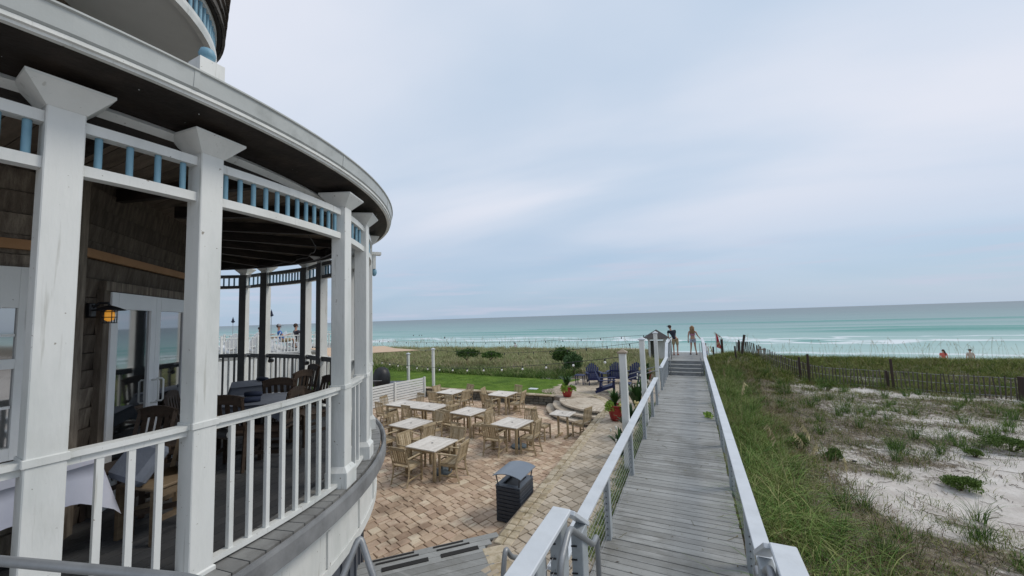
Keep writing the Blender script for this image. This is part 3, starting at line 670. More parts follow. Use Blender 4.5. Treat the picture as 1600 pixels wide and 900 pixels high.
for _ in range(46):
    x0, y0 = gg.choice((gg.uniform(-1.25, -.9), gg.uniform(.0, .4), gg.uniform(-1.2, .4))), gg.uniform(3.6, 20); a = gg.uniform(0, 6.28); ln = gg.uniform(.05, .3); pts = []
    for i in range(4): a += gg.uniform(-.4, .4); x0 = min(.42, max(-1.3, x0+math.cos(a)*ln/3)); y0 += math.sin(a)*ln/3; pts.append((x0, y0, WZ+.006))
    mb.tube(pts, .0028, 3, cap=False)
for _ in range(120):
    x0, y0 = gg.choice((gg.uniform(-1.3, -1.1), gg.uniform(.25, .43), gg.uniform(-1.2, .4))), gg.uniform(3.6, 21); a = gg.uniform(0, 6.28); l_ = gg.uniform(.012, .035)
    d_ = Vector((math.cos(a), math.sin(a), 0))*l_; e_ = Vector((-math.sin(a), math.cos(a), 0))*l_*.35; q = Vector((x0, y0, WZ+.008)); mb.add([q-d_, q-e_, q+d_, q+e_], [(0, 1, 2, 3)])
tag(mb.build('fallen_leaves', mat('deck_litter', [(.05, .035, .02), (.14, .12, .05), (.22, .2, .1)], .9, 3, island=.8)), kind='stuff')
# steps up to the platform and the platform
mb = MB()
PZ = WZ+4*.165
for i in range(4):
    z = WZ+(i+1)*.165; y = 22.02+i*.29
    if i < 3: mb.box((-.46, y+.15, z-.018), (1.62, .31, .036), ch=.004)
tag(mb.build('boardwalk_step', DECK), kind='structure')
mb = MB()
for i in range(4): mb.box((-.46, 22.04+i*.29, WZ+(i+.5)*.165-.018), (1.60, .02, .13))
tag(mb.build('step_risers', RIMG), kind='structure')
mb = MB(); y = 22.88
while y < 27.6: mb.box((-.46, y+.069, PZ-.019+g.uniform(-.002, .002)), (1.86, .127, .038)); y += .138
tag(mb.build('platform_deck', DECK), kind='structure')
mb = MB()
for x in (-1.3, .38):
    for y in (23.2, 25.3, 27.4): mb.box((x, y, PZ-1.0), (.14, .14, 1.85))
    mb.box((x, 25.2, PZ-.15), (.05, 4.6, .22))
tag(mb.build('platform_piles', POSTG), kind='structure')

def railing(label, x, y0, y1, zfloor, posts, side, cables=True, xs_=None, capw=.155, slope=None, cat='railing', end_cap=True):
    """cable railing along Y: cap board, flat posts with cable holes, steel cables"""
    o = empty('cable_railing', (x, y0, zfloor), label=label, cat=cat, group='railings of the boardwalk')
    zf = lambda y: 0.0 if slope is None else slope*(y-y0)
    ln = y1-y0
    c = MB(); n_ = max(1, round(ln/4.9))
    for i in range(n_):
        a, b = ln*i/n_, ln*(i+1)/n_-.003
        c.beam((0, a, .95+zf(y0+a)), (0, b, .95+zf(y0+b)), capw, .036, ch=.005)
    c.build('cap_rail', RAILC, o)
    u = MB().beam((0, .02, .895+zf(y0)), (0, ln-.02, .895+zf(y1)), .04, .07); u.build('under_rail', RAILC, o)
    for py in posts:
        zz = zf(py)
        p_ = MB().box((side*.0, py-y0, .40+zz), (.085, .135, 1.05), ch=.006).build('railing_post', POSTG, o)
        h = MB()
        for k in range(9):
            for sy in (-.069, .069): h.tube([(0, py-y0+sy-.002*np.sign(sy), .07+k*.09+zz), (0, py-y0+sy+.004*np.sign(sy), .07+k*.09+zz)], .009, 6)
        h.build('cable_fitting', BLACK, p_)
    if cables:
        for k in range(9):
            MB().tube([(0, 0, .07+k*.09+zf(y0)), (0, ln, .07+k*.09+zf(y1))], .0028, 4).build('cable', STEEL, o)
    return o
railing('long white-capped cable railing along the left side of the boardwalk, facing the patio', -1.32, 3.55, 15.0, WZ, [3.6, 5.95, 8.4, 10.85, 13.2, 14.9], 1)
railing('long unbroken white-capped cable railing along the dune side of the boardwalk', .50, 3.55, 22.0, WZ, [3.6, 5.95, 8.4, 10.85, 13.3, 15.75, 18.2, 20.4, 21.85], -1)
railing('short white-capped railing with close posts just before the steps, left side of the boardwalk', -1.34, 17.7, 22.0, WZ, [17.75, 18.6, 19.5, 20.4, 21.3, 21.9], 1)
for x, s_, nm in ((-1.36, 1, 'left'), (.50, -1, 'right')):
    railing('sloping rail beside the four boardwalk steps, %s hand side' % nm, x, 22.0, 23.1, WZ, [22.55], s_, False, slope=.60)
    railing('white-capped railing round the platform, on the %s of the standing %s' % (nm, 'man' if nm == 'left' else 'woman'), x, 23.1, 27.6, PZ, [23.2, 24.6, 26.0, 27.5], s_)
for x, nm in ((-1.17, 'left'), (.30, 'right')):
    mb = MB(); mb.tube([(x, 21.9, WZ), (x, 21.9, WZ+.90), (x, 22.1, WZ+.96), (x, 23.0, PZ+.92), (x, 23.35, PZ+.92), (x, 23.35, PZ)], .021, 8)
    tag(mb.build('step_handrail', PIPE, smooth=True), 'grey pipe handrail on the %s of the four boardwalk steps' % nm, 'handrail', 'grey pipe handrails')

# ------------------------------------------------------------------ stairs the photographer stands on
mb = MB()
for i in range(7): mb.box((-.28, -.9+i*.142, 2.03), (1.5, .134, .038))
tag(mb.build('upper_landing', DECK), kind='structure')
mb = MB()
for i in range(17): mb.box((-.28, .52+i*.142, 1.43), (1.3, .134, .038))
for i in range(3): mb.box((-.28, .22+i*.10, 1.88-i*.15), (1.3, .26, .036))
for i in range(5): mb.box((-.35, 3.05+i*.10, 1.28-i*.16), (1.3, .26, .036))
tag(mb.build('stair_landing', DECK), kind='structure')
def near_rail(label, x, y0, y1, z, posts, ret):
    o = empty('landing_railing', (x, y0, z), label=label, cat='railing', group='railings of the near stair')
    MB().beam((0, 0, 0), (0, y1-y0, 0), .145, .036, ch=.006).build('cap_rail', RAILC, o)
    MB().beam((.0, 0, -.055), (.0, y1-y0-.04, -.055), .04, .07).build('under_rail', RAILC, o)
    # short mitred return dropping with the stair
    q0 = Vector((ret*.055, y1-y0-.015, .0)); q1 = q0+Vector((ret*.03, .30, -.215))
    MB().beam(q0, q1, .10, .034, ch=.005).build('sloping_cap', RAILC, o)
    for py, dx, dz in posts:
        p_ = MB().box((dx, py-y0, -.55+dz), (.09, .15, 1.03), ch=.006).build('railing_post', POSTG, o)
        for k in range(9): MB().tube([(dx-.045, py-y0-.078, -.15-k*.1+dz), (dx+.0, py-y0-.082, -.14-k*.1+dz)], .006, 6).build('cable_fitting', BLACK, p_)
    for k in range(9): MB().tube([(0, 0, -.12-k*.1), (0, y1-y0, -.12-k*.1)], .0028, 4).build('cable', STEEL, o)
    return o
near_rail('nearest white-topped landing railing at the bottom centre, left of the boardwalk', -.985, .9, 2.86, 2.42, [(2.30, 0, 0), (2.74, .01, 0), (3.02, .08, -.15), (1.5, 0, 0)], 1)
near_rail('nearest white-topped landing railing at the bottom right, beside the dune grass', .425, .9, 2.93, 2.42, [(2.38, 0, 0), (2.80, -.01, 0), (3.05, -.08, -.15), (1.5, 0, 0)], -1)
def pipe(label, pts, r=.023):
    P = [Vector(p) for p in pts]; out = [P[0]]
    for i in range(1, len(P)-1):
        a = (P[i-1]-P[i]); b = (P[i+1]-P[i]); k = min(.06, a.length*.45, b.length*.45)
        A = P[i]+a.normalized()*k; B = P[i]+b.normalized()*k
        for t_ in (0, .25, .5, .75, 1): out.append(A*(1-t_)**2+P[i]*2*t_*(1-t_)+B*t_*t_)
    out.append(P[-1])
    tag(MB().tube(out, r, 10).build('pipe_handrail', PIPE, smooth=True), label, 'handrail', 'grey pipe handrails')
pipe('bent grey pipe handrail in front of the nearest left railing posts', [(-.86, 2.40, 1.45), (-.86, 2.42, 2.30), (-.86, 2.64, 2.42), (-.86, 3.26, 1.98), (-.86, 3.40, 1.99), (-.86, 3.42, .60)])
pipe('grey pipe handrail by the nearest right railing post, bottom edge', [(.33, 2.55, 1.45), (.33, 2.60, 2.32), (.33, 2.78, 2.36), (.33, 3.36, 1.95), (.33, 3.50, 1.96), (.33, 3.52, .60)])
pipe('short grey pipe handrail seen beneath the nearest left railing cap', [(-1.62, 3.05, .45), (-1.62, 3.07, 1.66), (-1.62, 3.13, 1.86), (-1.62, 3.24, 1.72), (-1.62, 3.79, 1.38), (-1.62, 4.05, 1.27), (-1.62, 4.07, .45)])
pipe('looped grey pipe handrail at the foot of the round porch', [(-2.60, 2.02, .46), (-2.56, 2.06, 1.75), (-2.62, 2.42, 2.12), (-2.30, 2.38, 1.62), (-2.22, 2.36, 1.50), (-2.2, 2.34, .46)], .026)
pipe('grey pipe handrail crossing the bottom left corner in front of the porch posts', [(-3.7, .31, 2.91), (-2.83, .60, 2.90), (-1.92, .88, 2.885), (-1.35, 1.05, 2.78), (-1.28, 1.08, 1.5)], .021)
# grey landing deck at patio level with dark strips laid for its dark openings
mb = MB(); dvec = Vector((1.27, 1.25, 0)).normalized(); nv = Vector((dvec.y, -dvec.x, 0)); o0 = Vector((-4.30, 4.40, 0))
ends = []
for i in range(26):
    off = .07+i*.14; a = o0+nv*off
    s0 = -1.6; s1 = 1.80-off*.02
    # cut at the border line from (-3.06,5.14) to (-2.5,4.55)
    while s1 > s0:
        q = a+dvec*s1
        if q.x > -3.05 and (q.x+3.05)+(q.y-5.13)*.98 > .12 or q.x > -1.5: s1 -= .03
        else: break
    if i == 0: s1 = 1.74
    if i == 1: s1 = 1.58
    mb.beam(a+dvec*s0+Vector((0, 0, .43)), a+dvec*s1+Vector((0, 0, .43)), .132, .038, ch=.004)
tag(mb.build('landing_deck', DECK), kind='structure')
mb = MB().beam(o0+dvec*-1.6+nv*.012+Vector((0, 0, .31)), o0+dvec*1.7+nv*.012+Vector((0, 0, .31)), .02, .2)
tag(mb.build('landing_deck_edge', RIMG), kind='structure')
for s0, s1, off, nm in ((-.02, .62, .30, 'lower strip of the left set'), (-.10, .50, .14, 'middle strip of the left set'), (-.16, .44, .05, 'upper strip of the left set'),
                    (.80, 1.36, .30, 'lower strip of the right set'), (.76, 1.26, .14, 'middle strip of the right set'), (.72, 1.18, .05, 'upper strip of the right set')):
    w = .085 if 'lower' in nm else .032
    mb = MB().beam(o0+dvec*s0+nv*off+Vector((0, 0, .453)), o0+dvec*s1+nv*off+Vector((0, 0, .453)), w, .012)
    tag(mb.build('opening_strip', flat('dark_opening', (.025, .024, .023), .95)), 'dark strip laid for an opening in the grey landing, ' + nm, 'dark strip', 'dark strips on the landing deck')

# ------------------------------------------------------------------ round porch building
C0 = Vector((-8.2, 1.2, 0)); FZ = 2.05
def pol(th, r, z=0.0): return Vector((r*math.cos(R(th)), r*math.sin(R(th)), z))
B = empty('porch_building', C0, label='round weathered wooden restaurant building with white posted porch and shingled upper storey', cat='building')
def arc(mb, r0, r1, z0, z1, a0, a1, step=3, jit=0):
    n_ = max(1, int(abs(a1-a0)/step))
    for k in range(n_):
        t0 = a0+(a1-a0)*k/n_; t1 = a0+(a1-a0)*(k+1)/n_; q = [pol(t0, r0), pol(t0, r1), pol(t1, r1), pol(t1, r0)]
        mb.prism([(v.x, v.y) for v in q], z0, z1)
    return mb
def arcband(mb, prof, a0, a1, step=3):
    """closed profile (r,z) swept round the centre"""
    n_ = max(1, int(abs(a1-a0)/step)); vs = []; fs = []; m_ = len(prof)
    for k in range(n_+1):
        for r_, z in prof: vs.append(pol(a0+(a1-a0)*k/n_, r_, z))
    for k in range(n_):
        for i in range(m_): fs.append((k*m_+i, (k+1)*m_+i, (k+1)*m_+(i+1) % m_, k*m_+(i+1) % m_))
    fs += [tuple(range(m_)), tuple(range(n_*m_, (n_+1)*m_))[::-1]]
    return mb.add(vs, fs)
# floor: boards inside, radial boards on the rim
mb = MB()
x = -5.0
while x < 4.93:
    h = math.sqrt(max(0, 4.62**2-(x+.07)**2)); 
    if h > .1: mb.box((x+.07, 0, FZ-.02), (.131, 2*h, .04))
    x += .14
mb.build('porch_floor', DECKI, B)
mb = MB()
a = -75
while a < 170:
    q = [pol(a+.06, 4.60), pol(a+.06, 5.0), pol(a+1.6-.06, 5.0), pol(a+1.6-.06, 4.60)]; mb.prism([(v.x, v.y) for v in q], FZ-.045, FZ+.003+rnd.uniform(-.002, .002)); a += 1.6
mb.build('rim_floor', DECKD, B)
arcband(MB(), [(5.02, FZ-.02), (5.05, FZ+.012), (5.075, FZ+.012), (5.085, FZ-.02), (5.085, FZ-.17), (5.02, FZ-.17)], -75, 170).build('rim_board', RIMG, B)
mb = arcband(MB(), [(4.92, FZ-.17), (4.92, 1.27), (4.84, 1.27), (4.84, FZ-.17)], -75, 170)
arcband(mb, [(4.95, FZ-.172), (4.95, FZ-.30), (4.922, FZ-.30), (4.922, FZ-.172)], -75, 170)
arcband(mb, [(4.94, 1.36), (4.94, 1.255), (4.922, 1.255), (4.922, 1.36)], -75, 170)
for a in range(-70, 165, 9): mb.box(pol(a, 4.925, 1.55), (.03, .05, .36), rz=R(a))
mb.build('white_skirt', WHITE, B)
mb = arcband(MB(), [(4.72, 1.40), (4.72, .0), (4.65, .0), (4.65, 1.40)], -75, 170)
for a in np.arange(-70, 165, 3.4): mb.box(pol(a, 4.73, .68), (.025, .05, 1.36), rz=R(a))
mb.build('storage_doors', flat('dark_grey_paint', (.085, .095, .115), .5), B)
# wall lamp / duct bits left out; posts
PT = [(-40, 4.80), (-22, 4.78), (-3.9, 4.70), (5.5, 4.73), (24.0, 4.88), (34.1, 4.84), (51.6, 4.82), (62.5, 4.75), (80.3, 4.66), (91.2, 4.86), (109, 5.15), (117.5, 5.45), (136, 5.6), (150, 5.6)]
HZT, HZB, RZ = 5.24, 4.885, 3.17
for i, (a, r_) in enumerate(PT):
    po = MB().box(pol(a, r_, (FZ+5.28)/2), (.165, .165, 5.28-FZ), rz=R(a), ch=.006).build('porch_post', WHITE, B)
    # pyramid cap flaring outward at the top
    m = Matrix.Rotation(R(a), 3, 'Z'); c = pol(a, r_)
    pr = [(.086, 5.27), (.188, 5.395), (.188, 5.412)]; vs = []; fs = []
    for h_, z in pr:
        for sx, sy in ((-1, -1), (1, -1), (1, 1), (-1, 1)): vs.append(c+m @ Vector((sx*h_, sy*h_, 0))+Vector((0, 0, z)))
    for k in range(2):
        for j in range(4): fs.append((k*4+j, k*4+(j+1) % 4, k*4+4+(j+1) % 4, k*4+4+j))
    fs += [(3, 2, 1, 0), (8, 9, 10, 11)]
    MB().add(vs, fs).build('post_cap', WHITE, po)
    # plinth and belt at rail height (the two nearest posts only have a low skirting)
    pb = MB(); vs = []
    for h_, z in (((.125, FZ+.0), (.125, FZ+.17), (.087, FZ+.225)) if a > 10 else ((.094, FZ+.0), (.094, FZ+.03), (.086, FZ+.04))):
        for sx, sy in ((-1, -1), (1, -1), (1, 1), (-1, 1)): vs.append(c+m @ Vector((sx*h_, sy*h_, 0))+Vector((0, 0, z)))
    pb.add(vs, [(3, 2, 1, 0)]+[(k*4+j, k*4+(j+1) % 4, k*4+4+(j+1) % 4, k*4+4+j) for k in range(2) for j in range(4)]+[(8, 9, 10, 11)])
    pb.build('post_plinth', WHITE, po)
    MB().box(c+Vector((0, 0, RZ-.012)), (.185, .185, .05), rz=R(a), ch=.004).build('post_belt', WHITE, po)
for i in range(len(PT)-1):
    (a0, r0), (a1, r1) = PT[i], PT[i+1]
    p0, p1 = pol(a0, r0), pol(a1, r1); d = (p1-p0); L_ = d.length; d.normalize()
    sag = .6 if L_ > 1.2 else .3
    def on(t_, z, k=1.0):        # slightly bowed line between the posts
        q = p0.lerp(p1, t_); am = R((a0+a1)/2); bow = (L_*L_/8/4.9)*4*t_*(1-t_)*k
        return Vector((q.x+math.cos(am)*bow, q.y+math.sin(am)*bow, z))
    e = .082/L_; ts = [e+(1-2*e)*k/6 for k in range(7)]
    rl = MB()
    rl.sweep([on(t_, RZ-.02) for t_ in ts], .095, .035); rl.sweep([on(t_, RZ-.0605) for t_ in ts], .045, .046)
    bt = MB().sweep([on(t_, FZ+.045) for t_ in ts], .075, .04)
    rail = rl.build('porch_railing', WHITE, B); bt.build('bottom_rail', WHITE, rail)
    nb = max(3, round((L_-.17)/.15)-1) if L_ > 1.2 else 3
    for k in range(nb):
        t_ = e+(1-2*e)*(k+1)/(nb+1); q = on(t_, 0); MB().box((q.x, q.y, (FZ+RZ)/2-.01), (.036, .036, RZ-FZ-.145), rz=math.atan2(d.y, d.x)).build('baluster', WHITE if a0 < 60 or k % 2 else DGREY, rail)  # far bays alternate white and dark grey balusters
    hd = MB().sweep([on(t_, HZT-.035) for t_ in ts], .085, .07); hl = MB().sweep([on(t_, HZB+.035) for t_ in ts], .085, .07)
    head = hd.build('porch_header', WHITE, B); hl.build('lower_header', WHITE, head)
    ns = 12 if L_ > 1.2 else 4
    for k in range(ns):
        t_ = e+(1-2*e)*(k+.5)/ns; q = on(t_, 0); MB().tube([(q.x, q.y, HZB+.071), (q.x, q.y, HZT-.071)], .02, 8, cap=False).build('spindle', BLUE, head, smooth=True)
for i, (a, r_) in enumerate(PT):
    if a > 60: MB().box(pol(a, r_-.088, (FZ+HZT)/2), (.010, .168, HZT-FZ-.02), rz=R(a)).build('inner_strip', DGREY, B)  # thin dark grey strips over the inner faces of the far posts
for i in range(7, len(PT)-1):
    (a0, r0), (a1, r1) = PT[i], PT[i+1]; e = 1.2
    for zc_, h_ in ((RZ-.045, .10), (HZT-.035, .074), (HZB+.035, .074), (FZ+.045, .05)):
        MB().beam(pol(a0+e, r0-.052, zc_), pol(a1-e, r1-.052, zc_), .010, h_).build('inner_strip', DGREY, B)  # dark grey strips along the inner side of far rails and headers
# small bracket with a blue turned drop on the fifth post
cb = pol(54.2, 4.97)
b1 = MB()
b1.box(cb+Vector((0, 0, 5.02)), (.05, .10, .30), rz=R(54)); b1.box(cb+pol(54, .04)+Vector((0, 0, 5.16)), (.16, .14, .05), rz=R(54))
br = b1.build('post_bracket', WHITE, B)
MB().lathe([(.02, .08), (.045, .05), (.05, 0), (.035, -.04), (.015, -.06)], cb+Vector((0, 0, 4.80)), 12).build('turned_drop', BLUE, br, smooth=True)
# white moulding, dark frieze, gutter, roof, ceiling
arcband(MB(), [(4.66, 5.40), (4.62, 5.44), (4.56, 5.44), (4.56, 5.36), (4.60, 5.36)], -60, 160, 2).build('header_moulding', WHITE, B)
mb = MB()
for ra, za, rb_, zb_ in ((4.42, 5.425, 4.735, 5.455), (4.737, 5.452, 4.93, 5.475), (4.932, 5.472, 5.145, 5.503)):
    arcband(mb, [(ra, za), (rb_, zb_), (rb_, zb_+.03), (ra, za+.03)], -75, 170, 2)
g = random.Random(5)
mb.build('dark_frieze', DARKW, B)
nl = MB()
for k in range(26): nl.sphere(pol(g.uniform(-30, 80), g.choice((4.80, 5.02)), 5.462), .004, 6)
for v_i in range(len(nl.v)): pass
nl.build('soffit_nails', GUTTER, B)
arcband(MB(), [(5.12, 5.497), (5.155, 5.497), (5.158, 5.513), (5.174, 5.518), (5.174, 5.543), (5.15, 5.543), (5.12, 5.543)], -75, 170, 2).build('eave_trim', WHITE, B)
arcband(MB(), [(5.12, 5.545), (5.175, 5.545), (5.187, 5.557), (5.197, 5.672), (5.212, 5.680), (5.212, 5.692), (5.185, 5.692), (5.12, 5.64)], -75, 170, 2).build('gutter', GUTTER, B, smooth=False)
for a in (-12, 1.5, 17.8, 34.5, 52, 70): arcband(MB(), [(5.17, 5.546), (5.179, 5.546), (5.191, 5.558), (5.201, 5.674), (5.18, 5.674)], a, a+.35, .25).build('gutter_joint', GUTTER, B)
mb = MB(); g = random.Random(8); nrow = 15
for k in range(nrow):
    rA = 5.17-k*(5.17-2.5)/nrow; zA = 5.69+k*.066; a = -75+g.random()*3
    while a < 170:
        wd = g.uniform(1.8, 3.2)*5/rA; q = [pol(a, rA, zA), pol(a+wd-.12, rA, zA), pol(a+wd-.12, rA-.24, zA+.095), pol(a, rA-.24, zA+.095)]
        vs = [v+Vector((0, 0, s_)) for s_ in (0, .014) for v in q]
        mb.add(vs, [(0, 1, 2, 3), (4, 5, 6, 7), (0, 1, 5, 4), (1, 2, 6, 5), (2, 3, 7, 6), (3, 0, 4, 7)]); a += wd
mb.build('roof', SHINGLE, B)
vs = [pol(a, 5.12, 5.63) for a in range(-75, 171, 5)]+[pol(a, 1.0, 6.9) for a in range(-75, 171, 5)]; m_ = 50
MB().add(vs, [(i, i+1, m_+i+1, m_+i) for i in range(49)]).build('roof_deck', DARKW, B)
mb = MB()
for k in range(-30, 38):
    xk = k*.15; h = math.sqrt(max(0, 4.55**2-xk**2))
    if h > .2: mb.box((0, xk, 5.475), (2*h, .142, .02))
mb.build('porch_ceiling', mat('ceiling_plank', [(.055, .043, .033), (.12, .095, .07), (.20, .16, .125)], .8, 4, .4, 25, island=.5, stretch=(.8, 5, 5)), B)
for a in range(-30, 150, 15): MB().beam(pol(a, 2.6, 5.38), pol(a, 4.5, 5.38), .07, .14).build('ceiling_beam', DARKW, B)
arcband(MB(), [(4.6, 5.28), (4.6, 5.44), (4.54, 5.44), (4.54, 5.28)], -60, 160, 3).build('ceiling_beam', DARKW, B)
mb = MB(); mb.tube([pol(a, 4.35, 5.24) for a in range(30, 130, 5)], .012, 6); mb.tube([pol(a, 4.0, 5.2+.03*math.sin(a)) for a in range(40, 120, 4)], .006, 6); mb.build('ceiling_cable', BLACK, B)
# core walls (octagonal), vertical corner boards and horizontal weathered planks
cw = [(2.95, -3.2), (2.96, .22), (1.12, 2.0), (-.9, 2.25), (-2.6, 1.2)]
cw = [Vector((a, b, 0)) for a, b in cw]
def wall_frame(i):
    p, q = cw[i], cw[i+1]; d = (q-p).normalized(); return p, q, d, Vector((d.y, -d.x, 0))
for i in range(4):
    p, q, d, nr = wall_frame(i); L_ = (q-p).length
    mb = MB(); z = FZ; g = random.Random(30+i)
    while z < 5.45:
        h = g.uniform(.16, .2); s_ = 0.0
        mb.beam(p+Vector((0, 0, z+h/2))+nr*g.uniform(-.006, .006)-nr*.03, q+Vector((0, 0, z+h/2))+nr*g.uniform(-.006, .006)-nr*.03, .04, h-.008, upv=Vector((0, 0, 1))+nr*.14); z += h
    mb.box((p+q)/2-nr*.10+Vector((0, 0, 3.8)), (L_, .05, 3.5), rz=math.atan2(d.y, d.x))
    mb.build('plank_wall', OLDW, B)
    MB().box(p+Vector((0, 0, 3.8)), (.14, .14, 3.5), rz=math.atan2(d.y, d.x)).build('corner_board', OLDW, B)
    MB().beam(p+nr*.04+Vector((0, 0, 4.66)), q+nr*.04+Vector((0, 0, 4.66)), .045, .085).build('tan_board', TANW, B)
# french doors on wall 1
p, q, d, nr = wall_frame(1); L_ = (q-p).length
def onw(s_, z, out=0.0): return p+d*s_+nr*out+Vector((0, 0, z))
wr = math.atan2(d.y, d.x)
s0 = .50; DWD = .90; DT = 4.30
MB().beam(onw(s0-.1, DT+.06, .03), onw(s0+2*DWD+.1, DT+.06, .03), .06, .10).build('door_lintel', OLDW, B)
MB().box(onw(s0-.06, (FZ+DT)/2, .02), (.10, .06, DT-FZ+.05), rz=wr).build('door_casing', OLDW, B)
for k in range(2):
    a = s0+k*DWD
    fr = MB(); st_ = .115
    fr.box(onw(a+st_/2, (FZ+DT)/2, .04), (st_, .045, DT-FZ), rz=wr); fr.box(onw(a+DWD-st_/2-.005, (FZ+DT)/2, .04), (st_, .045, DT-FZ), rz=wr)
    fr.box(onw(a+DWD/2, DT-.09, .04), (DWD-2*st_-.01, .044, .18), rz=wr); fr.box(onw(a+DWD/2, FZ+.12, .04), (DWD-2*st_-.01, .044, .24), rz=wr)
    dr = fr.build('french_door', mat('door_paint', [(.78, .79, .79), (.83, .84, .84)], .4, 3), B)
    MB().box(onw(a+DWD/2, (FZ+DT)/2+.03, .035), (DWD-2*st_-.01, .012, DT-FZ-.42), rz=wr).build('door_pane', GLASS, dr)
    hx = a+(DWD-.06 if k == 0 else .06)
    MB().tube([onw(hx, 2.98, .065), onw(hx, 2.98, .12), onw(hx, 3.0, .135), onw(hx, 3.24, .135), onw(hx, 3.26, .12), onw(hx, 3.26, .065)], .011, 8).build('door_handle', WHITE, dr, smooth=True)
# wall lantern between the corner and the doors
lc = onw(.24, 4.10, 0)
ln = MB(); ln.lathe([(.0, 0), (.055, 0), (.055, .02), (0, .02)], (0, 0, 0), 12, cap=False)
ln = MB(); ln.box(lc+nr*.03, (.09, .04, .14), rz=wr, ch=.01); ln.tube([lc+nr*.04+Vector((0, 0, .02)), lc+nr*.09+Vector((0, 0, .07)), lc+nr*.16+Vector((0, 0, .07)), lc+nr*.17+Vector((0, 0, .04))], .012, 8)
ll = ln.build('wall_lantern', BLACK, B)
lp = lc+nr*.17
MB().lathe([(.015, .045), (.03, .04), (.12, .0), (.122, -.008), (.02, -.004)], lp, 20).build('lantern_hood', BLACK, ll, smooth=True)
cg = MB()
for zr_ in (-.02, -.075, -.13):
    cg.tube([lp+Vector((.055*math.cos(t_), .055*math.sin(t_), zr_)) for t_ in np.linspace(0, 2*math.pi, 17)], .004, 5, cap=False)
for k in range(6): cg.tube([lp+Vector((.055*math.cos(k*math.pi/3), .055*math.sin(k*math.pi/3), z)) for z in (-.005, -.135)], .004, 5)
cg.build('lantern_cage', BLACK, ll)
em = bpy.data.materials.new('amber_lamp'); em.use_nodes = True; pp = em.node_tree.nodes['Principled BSDF']; pp.inputs['Base Color'].default_value = (.7, .35, .05, 1); pp.inputs['Emission Color'].default_value = (1, .42, .05, 1); pp.inputs['Emission Strength'].default_value = .35
MB().lathe([(.012, 0), (.036, -.02), (.042, -.06), (.034, -.10), (.012, -.115)], lp, 14).build('lantern_globe', em, ll, smooth=True)
# window on wall 0
p, q, d, nr = wall_frame(0); L_ = (q-p).length; wr = math.atan2(d.y, d.x)
wa, wb = L_-2.6, L_-.22
wf = MB(); z0, z1 = 2.85, 4.46
for a, b, za, zb_ in ((wa, wa+.09, z0, z1), (wb-.09, wb, z0, z1), (wa+.09, wb-.09, z1-.35, z1), (wa+.09, wb-.09, z0, z0+.10), (wa+.09, wb-.09, 3.60, 3.68)):
    wf.box(p+d*(a+b)/2+nr*.05+Vector((0, 0, (za+zb_)/2)), (b-a-.001, .06, zb_-za), rz=wr)
for zz in (3.88, 3.28): wf.box(p+d*(wa+wb)/2+nr*.045+Vector((0, 0, zz)), (wb-wa-.19, .03, .022), rz=wr)
wfo = wf.build('window', WHITE, B)
MB().box(p+d*(wa+wb)/2+nr*.03+Vector((0, 0, (z0+z1)/2)), (wb-wa-.1, .015, z1-z0-.1), rz=wr).build('window_pane', GLASS, wfo)
# upper storey: drum, round balcony soffit, spindles, flared shingles
arcband(MB(), [(1.0, 6.3), (1.0, 8.45), (.9, 8.45), (.9, 6.3)], -180, 180, 6).build('upper_drum', OLDW, B)
MB().lathe([(2.42, 0), (2.42, .02)], (0, 0, 8.36), 72).build('balcony_soffit', SOFFIT, B)
arcband(MB(), [(2.42, 8.30), (2.50, 8.30), (2.52, 8.38), (2.52, 8.44), (2.42, 8.44)], -180, 180, 4).build('balcony_edge', WHITE, B)
for k in range(60):
    a = -50+k*3.0; MB().tube([pol(a, 2.47, 8.44), pol(a, 2.47, 8.78)], .026, 8, cap=False).build('balcony_spindle', BLUE, B, smooth=True)
arcband(MB(), [(2.42, 8.78), (2.51, 8.78), (2.51, 8.90), (2.42, 8.90)], -180, 180, 4).build('balcony_header', SOFFIT, B)
arcband(MB(), [(2.0, 8.44), (2.05, 8.44), (2.05, 8.9), (2.0, 8.9)], -180, 180, 6).build('upper_drum', DARKW, B)
mb = MB()
for k in range(9):
    zA = 8.84+k*.17; rA = 2.60+.012*k; a = -180+g.random()*3
    while a < 179:
        wd = g.uniform(2.4, 4.6); q = [pol(a, rA+.03, zA-g.uniform(0, .02)), pol(a+wd-.2, rA+.03, zA-g.uniform(0, .02)), pol(a+wd-.2, rA, zA+.19), pol(a, rA, zA+.19)]
        iq = [v-v.normalized()*0 for v in q]
        vs = list(q)+[Vector((v.x*.985, v.y*.985, v.z)) for v in q]
        mb.add(vs, [(0, 1, 2, 3), (7, 6, 5, 4), (0, 4, 5, 1), (1, 5, 6, 2), (2, 6, 7, 3), (3, 7, 4, 0)]); a += wd
mb.build('upper_shingles', SHINGLE, B)
arcband(MB(), [(2.5, 8.86), (2.58, 8.84), (2.58, 10.4), (2.5, 10.4)], -180, 180, 6).build('upper_wall', DARKW, B)
# newel with a blue ball on the roof edge
nw = Vector((-4.53, 2.12, 0))-C0
mb = MB()
vs = []
for h_, z in ((.42, 6.08), (.16, 6.38), (.115, 6.42), (.115, 6.70)):
    for sx, sy in ((-1, -1), (1, -1), (1, 1), (-1, 1)): vs.append(nw+Vector((sx*h_, sy*h_, z)))
mb.add(vs, [(3, 2, 1, 0)]+[(k*4+j, k*4+(j+1) % 4, k*4+4+(j+1) % 4, k*4+4+j) for k in range(3) for j in range(4)]+[(12, 13, 14, 15)])
nwo = mb.build('roof_newel', WHITE, B)
MB().lathe([(.05, 0), (.06, .02), (.035, .035), (.07, .07), (.078, .11), (.06, .16), (.02, .185)], nw+Vector((0, 0, 6.70)), 16).build('newel_ball', BLUE, nwo, smooth=True)

